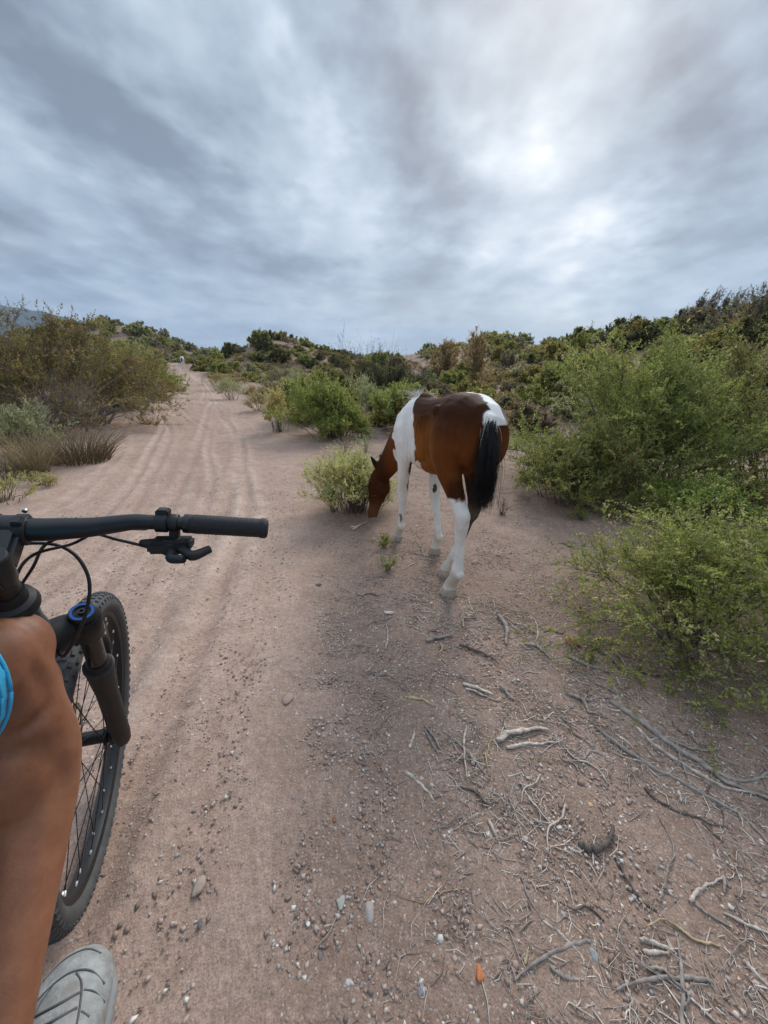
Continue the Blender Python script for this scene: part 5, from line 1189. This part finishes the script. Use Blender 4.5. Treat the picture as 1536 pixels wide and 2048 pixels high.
# shorts of both legs and hips; sleeveless top
def shorts_fill(bm):
    for hp, kn, cut in ((hipR, knee, .865), (hipL, kneeL, .72)):
        e_ = hp * (1 - cut) + kn * cut; P = smooth_line([hp - nrm(kn - hp) * .03, hp * .5 + kn * .5 + (0, 0, .01), e_], 14)
        loft(bm, [(p, q, q, (1, 0, 0)) for p, q in zip(P, np.linspace(.118, .094, 14))], 24)
    loft(bm, [(pel - (0, .06, .09), .14, .10, fr_), (pel - (0, .02, .02), .185, .14, fr_), (pel * .8 + neckb * .2, .168, .13, fr_)], 24)
obj('shorts', skin_mesh('shorts', shorts_fill, .008, 5), M['cyan'], person)
e_ = hipR * .135 + knee * .865; td_ = nrm(knee - hipR); ha_ = nrm(np.cross(td_, (0, 0, 1.))); hb_ = np.cross(td_, ha_); an_ = np.linspace(0, 2 * np.pi, 49)
for k_, (o_, r_) in enumerate(((-.002, .0965), (-.016, .0985))): obj('hem', tube_mesh('hem', e_ + td_ * o_ + (np.cos(an_)[:, None] * ha_ + np.sin(an_)[:, None] * hb_) * (r_ - .004), .0020 if k_ == 0 else .0009, 8, 0), M['cyan'], person)
def top_fill(bm):
    loft(bm, [(pel + (0, 0, .0), .172, .132, fr_), (pel * .7 + neckb * .3, .160, .125, fr_), (pel * .35 + neckb * .65, .175, .13, fr_), (neckb - (0, .02, .055), .165, .098, fr_), (neckb + (0, .0, -.015), .085, .070, fr_)], 24)
obj('shirt', skin_mesh('shirt', top_fill, .010, 5), M['cyan'], person)
def hair_fill(bm): ball(bm, head + (0, -.012, .03), (.082, .100, .100))
obj('hair', skin_mesh('hair', hair_fill, .010, 3), M['hairdark'], person)
for s in (1, -1):
    mb = MB(); mb.lathe(head + fd * .086 + fr_ * .030 * s - (0, 0, .012) + fd * -.006, fd, [(0, .012), (.006, .010), (.01, .004)], 12); mb.build('eye', M['eye'], person)
# socks and shoes
def sock_fill(bm): limb(bm, [shin2 * .28 + ank * .72, ank, ank * .7 + heelR * .3 + (0, .01, -.01)], [.0425, .042, .043], k=8)
obj('sock', skin_mesh('sock', sock_fill, .006, 3), M['sock'], person)
def sockL_fill(bm): limb(bm, [kneeL * .25 + ankL * .75, ankL, ankL + fd * .02 - (0, 0, .03)], [.044, .042, .043], k=8)
obj('sock', skin_mesh('sock', sockL_fill, .008, 3), M['sock'], person)
def shoe(heel, toe, name):
    d = nrm(toe - heel); sd_ = nrm(np.cross(d, np.array((0, 0, 1.)))); up_ = np.cross(sd_, d); Ls = np.linalg.norm(toe - heel)
    def fill(bm):
        loft(bm, [(heel - d * .035 + up_ * .03, .020, .03, sd_), (heel - d * .015 + up_ * .032, .039, .050, sd_), (heel + d * Ls * .25 + up_ * .035, .045, .056, sd_), (heel + d * Ls * .5 + up_ * .024, .050, .048, sd_), (heel + d * Ls * .75 + up_ * .012, .055, .038, sd_), (toe - d * .03 + up_ * .004, .052, .031, sd_), (toe - d * .006, .037, .023, sd_), (toe + d * .006 - up_ * .003, .012, .012, sd_)], 22)
    o = obj('shoe', skin_mesh('shoe', fill, .005, 4), M['shoe'], person)
    def sole(bm):
        loft(bm, [(heel - d * .03 - up_ * .018, .022, .010, sd_, .6), (heel - up_ * .02, .043, .013, sd_, .6), (heel + d * Ls * .5 - up_ * .024, .049, .012, sd_, .6), (heel + d * Ls * .78 - up_ * .024, .056, .012, sd_, .6), (toe - d * .02 - up_ * .022, .048, .011, sd_, .6), (toe + d * .004 - up_ * .019, .020, .008, sd_, .6)], 18)
    obj('sole', skin_mesh('sole', sole, .005, 2), M['sole'], o)
    tr = tree_of(o.data)
    def on(t_, s_):
        """point on the upper at fraction t_ along the foot, s_ across"""
        w_ = .058 * math.cos(s_ * 0); org = heel + d * Ls * t_ + sd_ * s_ * .056 + up_ * .2
        hit = tr.ray_cast(Vector(tuple(org)), Vector(tuple(-up_)))
        return np.array(hit[0]) if hit[0] is not None else None
    def seam(nm, pts, r_, mat='lace'):
        P_ = [on(*q_) for q_ in pts]; P_ = [q_ for q_ in P_ if q_ is not None]
        if len(P_) > 1: obj(nm, tube_mesh(nm, P_, r_, 7, 24), M[mat], o)
    for t_ in (.40, .49, .58, .66): seam('lace', [(t_ + .02, -.5), (t_, -.2), (t_ - .005, .1), (t_ + .012, .45)], .0021)
    for s_ in (-.55, .52): seam('overlay', [(.30, s_ * 1.0), (.45, s_), (.60, s_ * .95), (.72, s_ * .8), (.80, s_ * .45)], .0015)
    seam('overlay', [(.70, -.86), (.76, -.6), (.81, -.2), (.82, .15), (.78, .55), (.70, .86)], .0017)
    seam('overlay', [(.90, -.62), (.955, -.3), (.965, .05), (.95, .35), (.89, .66)], .0014)
    seam('overlay', [(.50, -.88), (.55, -.72), (.58, -.56)], .0015); seam('overlay', [(.48, .88), (.54, .7), (.57, .54)], .0015); seam('overlay', [(.62, .9), (.66, .7), (.68, .5)], .0014); seam('overlay', [(.36, .88), (.42, .72), (.46, .54)], .0015)
    c_ = on(.35, .12)
    if c_ is not None: mbx = MB(); mbx.lathe(c_ - up_ * .003, up_, [(0, .015), (.005, .016), (.012, .0135), (.013, .004)], 22); mbx.build('lace_dial', M['lace'], o)
    return o
shoe(heelR, toeR, 'shoe'); shoe(ankL + np.array((0, -.03, -.07)), ankL + fd * .215 - np.array((0, 0, .085)), 'shoe')

# ------------------------------------------------------------------ stones, sticks and fine litter
def path_q(x, y):
    d, hw = pathdist(x, y); return d / hw
ICO = bmesh.new(); bmesh.ops.create_icosphere(ICO, subdivisions=1, radius=1.0); ICO.verts.index_update()
ICO_V = np.array([v.co[:] for v in ICO.verts]); ICO_F = np.array([[v.index for v in f.verts] for f in ICO.faces]); ICO.free()
OCT_V = np.array([(1, 0, 0), (-1, 0, 0), (0, 1, 0), (0, -1, 0), (0, 0, 1), (0, 0, -1)], float); OCT_F = np.array([(0, 2, 4), (2, 1, 4), (1, 3, 4), (3, 0, 4), (2, 0, 5), (1, 2, 5), (3, 1, 5), (0, 3, 5)])
PEB = np.array([(.44, .32, .26), (.52, .42, .36), (.34, .24, .19), (.58, .50, .44), (.27, .21, .18), (.72, .67, .61), (.45, .29, .22), (.38, .36, .34)])
def rocks(n, rmin, rmax, xr, yr, seed, base, faces, keep, pw=2.2):
    r = np.random.default_rng(seed); x = r.uniform(*xr, n); y = r.uniform(*yr, n)
    k = keep(x, y, r); x, y = x[k], y[k]; n = len(x)
    s = rmin + (rmax - rmin) * r.uniform(0, 1, n) ** pw
    z = T0(x, y)
    sh = base[None] * (1 + .28 * r.normal(size=(n, len(base), 1))) * np.stack([s * r.uniform(.8, 1.5, n), s * r.uniform(.7, 1.2, n), s * r.uniform(.35, .8, n)], 1)[:, None]
    a = r.uniform(0, 6.28, n); ca, sa = np.cos(a)[:, None], np.sin(a)[:, None]
    V = np.stack([sh[..., 0] * ca - sh[..., 1] * sa + x[:, None], sh[..., 0] * sa + sh[..., 1] * ca + y[:, None], sh[..., 2] + (z + s * .12)[:, None] - .006 * (path_q(x, y) < 1)[:, None]], -1)
    F = (faces[None] + (np.arange(n) * len(base))[:, None, None]).reshape(-1, 3)
    c = PEB[r.choice(len(PEB), n, p=[.22, .19, .20, .11, .10, .05, .08, .05])] * r.uniform(.75, 1.2, (n, 1))
    return V.reshape(-1, 3), F, np.repeat(c, len(base), 0)
def dens(x, y, r, r0=1.0, onpath=.35):
    d = np.hypot(x, y - .2); p = np.clip(r0 / np.maximum(d, .3), 0, 1) ** 1.5
    q = path_q(x, y); p = p * np.where(q < 1.05, onpath, 1) * (.35 + 1.1 * np.clip(.5 + 1.4 * vnoise(x, y, 1.7, 90), 0, 1))
    return r.uniform(0, 1, len(x)) < p
parts = [rocks(300000, .0016, .0072, (-3.0, 3.8), (-.8, 5.5), 1, OCT_V, OCT_F, lambda x, y, r: dens(x, y, r, 1.35, .45), 2.0),
         rocks(15000, .0040, .0105, (-4, 5), (-1.5, 8), 2, ICO_V, ICO_F, lambda x, y, r: dens(x, y, r, .9, .12), 3.4),
         rocks(420, .008, .018, (-5, 6), (.3, 14), 3, ICO_V, ICO_F, lambda x, y, r: dens(x, y, r, 1.0, .15), 2.5)]
gv, gf, gc, off = [], [], [], 0
for v, f, c in parts: gv.append(v); gf.append(f + off); gc.append(c); off += len(v)
tag(obj('gravel', npmesh('gravel', np.vstack(gv), np.vstack(gf), np.vstack(gc)), M['stone']), kind='stuff')

TW = np.array([(.44, .36, .29), (.55, .47, .40), (.34, .27, .225), (.66, .58, .50), (.25, .195, .16)])
def litter_density(x, y):
    g = lambda cx, cy, sx, sy: np.exp(-.5 * ((x - cx) / sx) ** 2 - .5 * ((y - cy) / sy) ** 2)
    q = path_q(x, y)
    return np.clip((.06 + g(.75, 1.5, .55, .5) + .8 * g(1.3, 1.1, .6, .5) + .6 * g(.35, 2.0, .5, .5) + .5 * g(.8, .7, .6, .4) + .35 * g(.3, 1.0, .35, .6)) * np.clip(.45 + 2.2 * vnoise(x, y, 2.6, 95) + 1.2 * vnoise(x, y, 6.5, 96), .08, 1.6) * np.where(q < 1.12, .05, 1), 0, 1)
r = np.random.default_rng(77); n = 120000; x = r.uniform(-1.2, 3.2, n); y = r.uniform(-.3, 5.5, n); k = r.uniform(0, 1, n) < litter_density(x, y) * .7; x, y = x[k], y[k]; n = len(x)
a = r.uniform(0, 6.28, n); ln = .008 + .040 * r.uniform(0, 1, n) ** 2.4; rad = .0007 + .0014 * r.uniform(0, 1, n) ** 2
z = T0(x, y) + rad * .8 + .001; d = np.stack([np.cos(a), np.sin(a), r.normal(size=n) * .12], 1); pr = np.stack([-np.sin(a), np.cos(a), 0 * a], 1)
P0 = np.stack([x, y, z], 1); P = np.stack([P0 - d * ln[:, None], P0 + pr * (ln * r.normal(size=n) * .25)[:, None] + [0, 0, .0015], P0 + d * ln[:, None]], 1)
V, F = tubes(P, np.stack([rad * .7, rad, rad * .5], 1), 3, cap=False)
tag(obj('wood_litter', npmesh('wood_litter', V, F, np.repeat(TW[r.integers(0, 5, n)] * r.uniform(.75, 1.25, (n, 1)), 9, 0)), M['bark']), kind='stuff')

def stick_mesh(lines, seed, col):
    """gnarled stick: one or more joined limbs, (points, radius)"""
    rr = np.random.default_rng(seed); mb = MB()
    for pts, rad in lines:
        k = 8 + 4 * len(pts); P = smooth_line(pts, k); L_ = np.linalg.norm(np.diff(P, axis=0), axis=1).sum()
        P = P + np.cumsum(rr.normal(size=(k, 3)) * [1, 1, .35], 0) * .0016 * min(1, L_ / .2) - np.linspace(0, 1, k)[:, None] * 0
        rads = rad * np.interp(np.linspace(0, 1, k), [0, .1, .5, 1], [.8, 1.05, .9, .4]) * rr.uniform(.82, 1.22, k)
        V, F = tubes(P[None], rads[None], 7)
        V = V.reshape(k, 7, 3); cen = V.mean(1, keepdims=True); g_ = rr.uniform(.62, 1.3, (1, 7, 1)) * rr.uniform(.88, 1.12, (k, 7, 1)); V = (cen + (V - cen) * g_).reshape(-1, 3)
        mb.add(V, F)
    me = npmesh('stick', np.vstack(mb.V), [np.vstack(f) for f in mb.F.values()], smooth=True)
    v = verts_of(me); setcol(me, np.array(col)[None] * (1 + .7 * vnoise(v[:, 0] * 90, v[:, 1] * 90 + v[:, 2] * 40, 1, seed) + .5 * vnoise(v[:, 0] * 400, v[:, 1] * 400 + v[:, 2] * 900, 1, seed))[:, None])
    return me
def stick(name, label, lines_px, seed, col, cat='stick', group=None):
    """traced on the ground: lines of photograph points with a width there; the stick lies on the soil"""
    lines = []; org = None
    for pts, wpx in lines_px:
        W_ = [G(*p) for p in pts]; 
        if org is None: org = W_[0]
        rad = .46 * px_size(W_[len(W_) // 2], wpx)
        pts_ = np.array([w + np.array((0, 0, rad * .75)) - org for w in W_]); q_ = np.random.default_rng(seed + len(lines)); pts_ = smooth_line(pts_, 2 * len(pts_) + 1); pts_[1:-1] += q_.normal(size=(len(pts_) - 2, 3)) * [1, 1, .3] * .018 * np.linalg.norm(pts_[-1] - pts_[0]) / len(pts_) * 2
        lines.append((pts_, rad))
    o = obj(name, stick_mesh(lines, seed, col), M['bark']); o.location = org
    return tag(o, label, cat, group)
GREY, PALE, DARKB, STRAW = (.30, .255, .225), (.50, .425, .36), (.13, .105, .09), (.46, .35, .20)
STK = [
    ('dead_branch', 'very long thin grey dead branch lying lowest across the litter', [([(1192, 1456), (1279, 1520), (1342, 1554), (1459, 1621), (1500, 1655), (1560, 1730)], 9)], GREY),
    ('dead_branch', 'thick weathered dead branch nearest the foot of the near bush', [([(1219, 1404), (1279, 1441), (1335, 1482), (1410, 1531), (1459, 1565), (1560, 1600)], 14), ([(1335, 1482), (1380, 1500), (1430, 1500)], 5)], GREY),
    ('dead_branch', 'pale split dead branch lying between the two long grey ones', [([(1267, 1452), (1316, 1501), (1391, 1539), (1459, 1576), (1515, 1587)], 9)], PALE),
    ('dead_branch', 'bent grey dead branch rising at its end beside the thick one', [([(1286, 1445), (1354, 1497), (1410, 1524), (1485, 1565), (1545, 1540)], 9)], GREY),
    ('dead_branch', 'brownish slender dead branch across bare soil under the long grey one', [([(1290, 1576), (1316, 1602), (1402, 1644), (1462, 1662)], 6), ([(1402, 1644), (1450, 1690)], 4)], DARKB),
    ('stick', 'crooked grey stick with a hooked end close to the orange stone', [([(1132, 1389), (1162, 1400), (1177, 1426), (1192, 1430)], 8), ([(1174, 1402), (1222, 1394)], 5)], GREY),
    ('stick', 'thick pale forked stick lying alone on bare soil', [([(999, 1486), (1035, 1477), (1102, 1475)], 12), ([(1012, 1499), (1054, 1485), (1104, 1479)], 8)], PALE),
    ('stick', 'straight pale stick pointing away from the gravel patch', [([(812, 1545), (832, 1569), (863, 1604)], 7)], PALE),
    ('stick', 'stout bleached stick with a short side spur', [([(975, 1641), (992, 1674), (1012, 1714)], 9), ([(1008, 1702), (996, 1718)], 5)], PALE),
    ('stick', 'split grey stick of two strands', [([(852, 1452), (867, 1475), (883, 1502)], 7), ([(850, 1460), (864, 1484), (878, 1508)], 5)], GREY),
    ('stick', 'thick grey stick by the flat white stone', [([(852, 1285), (875, 1278), (906, 1272)], 9)], GREY),
    ('stick', 'wavy grey stick lying lengthwise behind the hind hooves', [([(996, 1233), (1008, 1256), (1006, 1291)], 9)], GREY),
    ('stick', 'slim brown stick reaching into the litter behind the foal', [([(918, 1291), (961, 1307), (992, 1328)], 7)], DARKB),
    ('stick', 'straw coloured bent stick in the chips', [([(809, 1395), (840, 1397), (875, 1412)], 6)], STRAW),
    ('stick', 'bleached double stick in the thick of the litter', [([(926, 1370), (953, 1379), (988, 1393)], 9), ([(930, 1378), (960, 1388), (990, 1398)], 6)], PALE),
    ('stick', 'short stout stick crossing the end of the bleached double stick', [([(1000, 1373), (1031, 1401)], 8)], GREY),
    ('stick', 'short pale stick standing across the gravel edge', [([(820, 1498), (828, 1463)], 7)], PALE),
    ('stick', 'angled twig like a hockey stick near the white stone', [([(926, 1256), (924, 1237), (949, 1237)], 5)], GREY),
    ('stick', 'long thin grey stick ending at the kinked pale one', [([(1041, 1756), (1054, 1790), (1080, 1837)], 6)], GREY),
    ('stick', 'kinked pale stick with a thin tail', [([(1084, 1842), (1125, 1869), (1159, 1906), (1164, 1925)], 6)], PALE),
    ('stick', 'smooth tan stick leaning towards the upright stub', [([(1378, 1807), (1406, 1786), (1440, 1756)], 9)], PALE),
    ('stick', 'grey stick below the smooth tan stick', [([(1391, 1811), (1425, 1835), (1462, 1857)], 7)], GREY),
    ('stick', 'short upright stub beside the smooth tan stick', [([(1447, 1755), (1450, 1788)], 8)], GREY),
    ('stick', 'antler shaped bleached stick with three prongs', [([(1279, 1882), (1316, 1891), (1348, 1906)], 9), ([(1346, 1906), (1331, 1880)], 7), ([(1286, 1904), (1346, 1914)], 8)], PALE),
    ('stick', 'long sinuous grey stick beside the antler shaped one', [([(1294, 1940), (1335, 1951), (1372, 1989), (1391, 2007), (1389, 2034)], 8)], GREY),
    ('stick', 'curved grey stick like a shallow bowl', [([(1099, 1936), (1132, 1955), (1166, 1957)], 9)], GREY),
    ('stick', 'long very thin brown twig crossing open soil', [([(1230, 1715), (1279, 1794), (1342, 1842)], 5)], DARKB),
    ('stick', 'pale pointed stick alone on the sand below the long branches', [([(1485, 1921), (1545, 1985)], 9)], PALE),
    ('stick', 'short straw stalk on the soil beside the kinked pale stick', [([(1050, 1929), (1059, 1891)], 6)], STRAW),
    ('bark_strip', 'dark curled strip of bark on bare soil', [([(1155, 1689), (1185, 1698), (1205, 1685), (1219, 1647)], 15)], DARKB),
    ('stick', 'pale forked stick just in front of the muzzle of the foal', [([(706, 1062), (718, 1054), (730, 1046)], 6), ([(716, 1056), (700, 1054)], 4)], PALE),
    ('stick', 'small pale curl of wood beside the stout bleached stick', [([(1068, 1640), (1085, 1650)], 6)], PALE),
    ('stick', 'short bleached peg near the long grey dead branch', [([(1357, 1585), (1362, 1606)], 8)], PALE),
    ('stick', 'knotted grey stick with two arms in the litter by the orange stone', [([(1050, 1290), (1080, 1300), (1110, 1330)], 7), ([(1080, 1300), (1104, 1290)], 5)], GREY),
    ('stick', 'grey twisted stick against the drooping twigs of the near bush', [([(1130, 1310), (1180, 1330), (1225, 1345)], 8)], GREY),
    ('stick', 'weathered stick running under the near bush', [([(1175, 1290), (1210, 1310), (1230, 1335)], 8)], GREY),
]
for i, (nm, lab, lines, col) in enumerate(STK): stick(nm, lab, lines, 300 + i, col)
# smaller twigs strewn about: a few shapes, each twig its own object
TWM = []
for i in range(14):
    rr = np.random.default_rng(900 + i); L_ = rr.uniform(.05, .11); b = rr.normal(size=3) * [.012, .02, .002]
    lines = [(np.array([(-L_, 0, 0), (-L_ * .3, b[0], .002), (L_ * .35, b[1], .003), (L_, 0, 0)]), rr.uniform(.0018, .0038))]
    if rr.uniform() < .45: lines.append((np.array([(0, b[0] * .5, .002), (L_ * .25, .02 * np.sign(b[1] or 1), .006), (L_ * .45, .04 * np.sign(b[1] or 1), .003)]), .0015))
    me = stick_mesh(lines, 950 + i, (GREY, PALE, GREY, DARKB, PALE, GREY, STRAW)[i % 7]); me.materials.append(M['bark']); TWM.append((me, ('forked ' if len(lines) > 1 else '') + ('grey', 'pale', 'grey', 'dark', 'pale', 'grey', 'straw coloured')[i % 7]))
r = np.random.default_rng(41); got = 0
ZONES = ((1.25, 'among the litter below the near bush', .95), (2.05, 'in the stick litter behind the foal', .75), (3.2, 'on the gravel around the hooves of the foal', .6), (5.5, 'on the open ground beyond the foal', .5))
while got < 210:
    x = r.uniform(-.6, 2.4); y = r.uniform(.45, 5.0)
    if r.uniform() > litter_density(np.array([x]), np.array([y]))[0] * 1.2: continue
    me, cn = TWM[r.integers(0, 14)]; zone = next(zn for lim, zn, _ in ZONES if y < lim); s = r.uniform(.45, 1.25); szw = 'tiny' if s < .65 else 'short' if s < .95 else 'longer'
    plant('twig', me, (x, y, T(x, y) + .002), s, r.uniform(0, 6.28), f'{szw} {cn} dry twig {zone}', 'twig', f'{szw} {cn} twigs {zone}'); got += 1
# single stones
def stone(px, py, wpx, hpx, col, label, seed, flat=.45):
    p = G(px, py); r_ = px_size(p, wpx) / 2; rr = np.random.default_rng(seed)
    bm = bmesh.new(); bmesh.ops.create_icosphere(bm, subdivisions=2, radius=1.0)
    k = nrm(rr.normal(size=(11, 3))); lim = rr.uniform(.45, .85, 11)
    V = np.array([v.co[:] for v in bm.verts])
    for n_, l_ in zip(k, lim): e = V @ n_ - l_; V = V - np.where(e > 0, e, 0)[:, None] * n_ * 1.0
    bm.verts.index_update(); F = np.array([[v.index for v in f.verts] for f in bm.faces]); bm.free()
    V = V * [r_, r_ * hpx / wpx * 1.25, r_ * flat]
    o = obj('stone', npmesh('stone', V, F, np.array(col)[None] * (1 + .25 * vnoise(V[:, 0] * 120, V[:, 1] * 120, 1, seed))[:, None]), M['stone'])
    o.location = (p[0], p[1], p[2] + r_ * flat * .35); o.rotation_euler = (rr.normal() * .1, rr.normal() * .1, 0); tag(o, label, 'stone')
for i, a in enumerate((
    (1144, 1286, 34, 24, (.50, .20, .115), 'rounded orange stone between the litter and the near bush', .6),
    (960, 1946, 26, 34, (.56, .20, .075), 'flat bright orange stone on the dark soil', .35),
    (777, 1226, 24, 15, (.60, .53, .50), 'flat white stone in front of the near hind hoof', .35),
    (682, 1804, 18, 34, (.42, .41, .35), 'narrow pale olive stone at the edge of the gravel', .35),
    (738, 1828, 28, 34, (.43, .355, .325), 'flat pinkish grey stone beside the pale olive one', .3),
    (397, 1774, 26, 32, (.46, .36, .285), 'tan stone pressed into the wheel track', .35),
    (637, 1171, 14, 9, (.22, .205, .195), 'small dark grey stone on the clean track', .6),
    (400, 1848, 12, 18, (.15, .155, .16), 'little slate blue stone beside the wheel track', .4),
    (842, 1984, 18, 20, (.27, .27, .275), 'smooth grey stone low in the gravel', .45),
    (640, 1911, 9, 16, (.19, .19, .19), 'slim dark pebble in the gravel', .5),
    (575, 1394, 26, 34, (.37, .26, .215), 'flat dusty pink stone sunk in the track', .2),
    (950, 1126, 20, 11, (.42, .29, .23), 'tan stone behind the hind hooves of the foal', .55),
    (1187, 1909, 26, 20, (.30, .305, .30), 'flat blue grey stone near the curved grey stick', .3),
    (668, 1641, 10, 16, (.28, .12, .07), 'small rust brown stone at the edge of the track', .5),
    (808, 1836, 12, 14, (.55, .42, .30), 'small yellowish stone right of the pinkish grey one', .5),
    (616, 1849, 10, 12, (.74, .72, .66), 'little white stone on the gravel edge', .5),
    (1180, 1610, 12, 10, (.58, .40, .22), 'small ochre stone on the bare soil', .5))): stone(*a[:5], a[5], 700 + i, a[6])
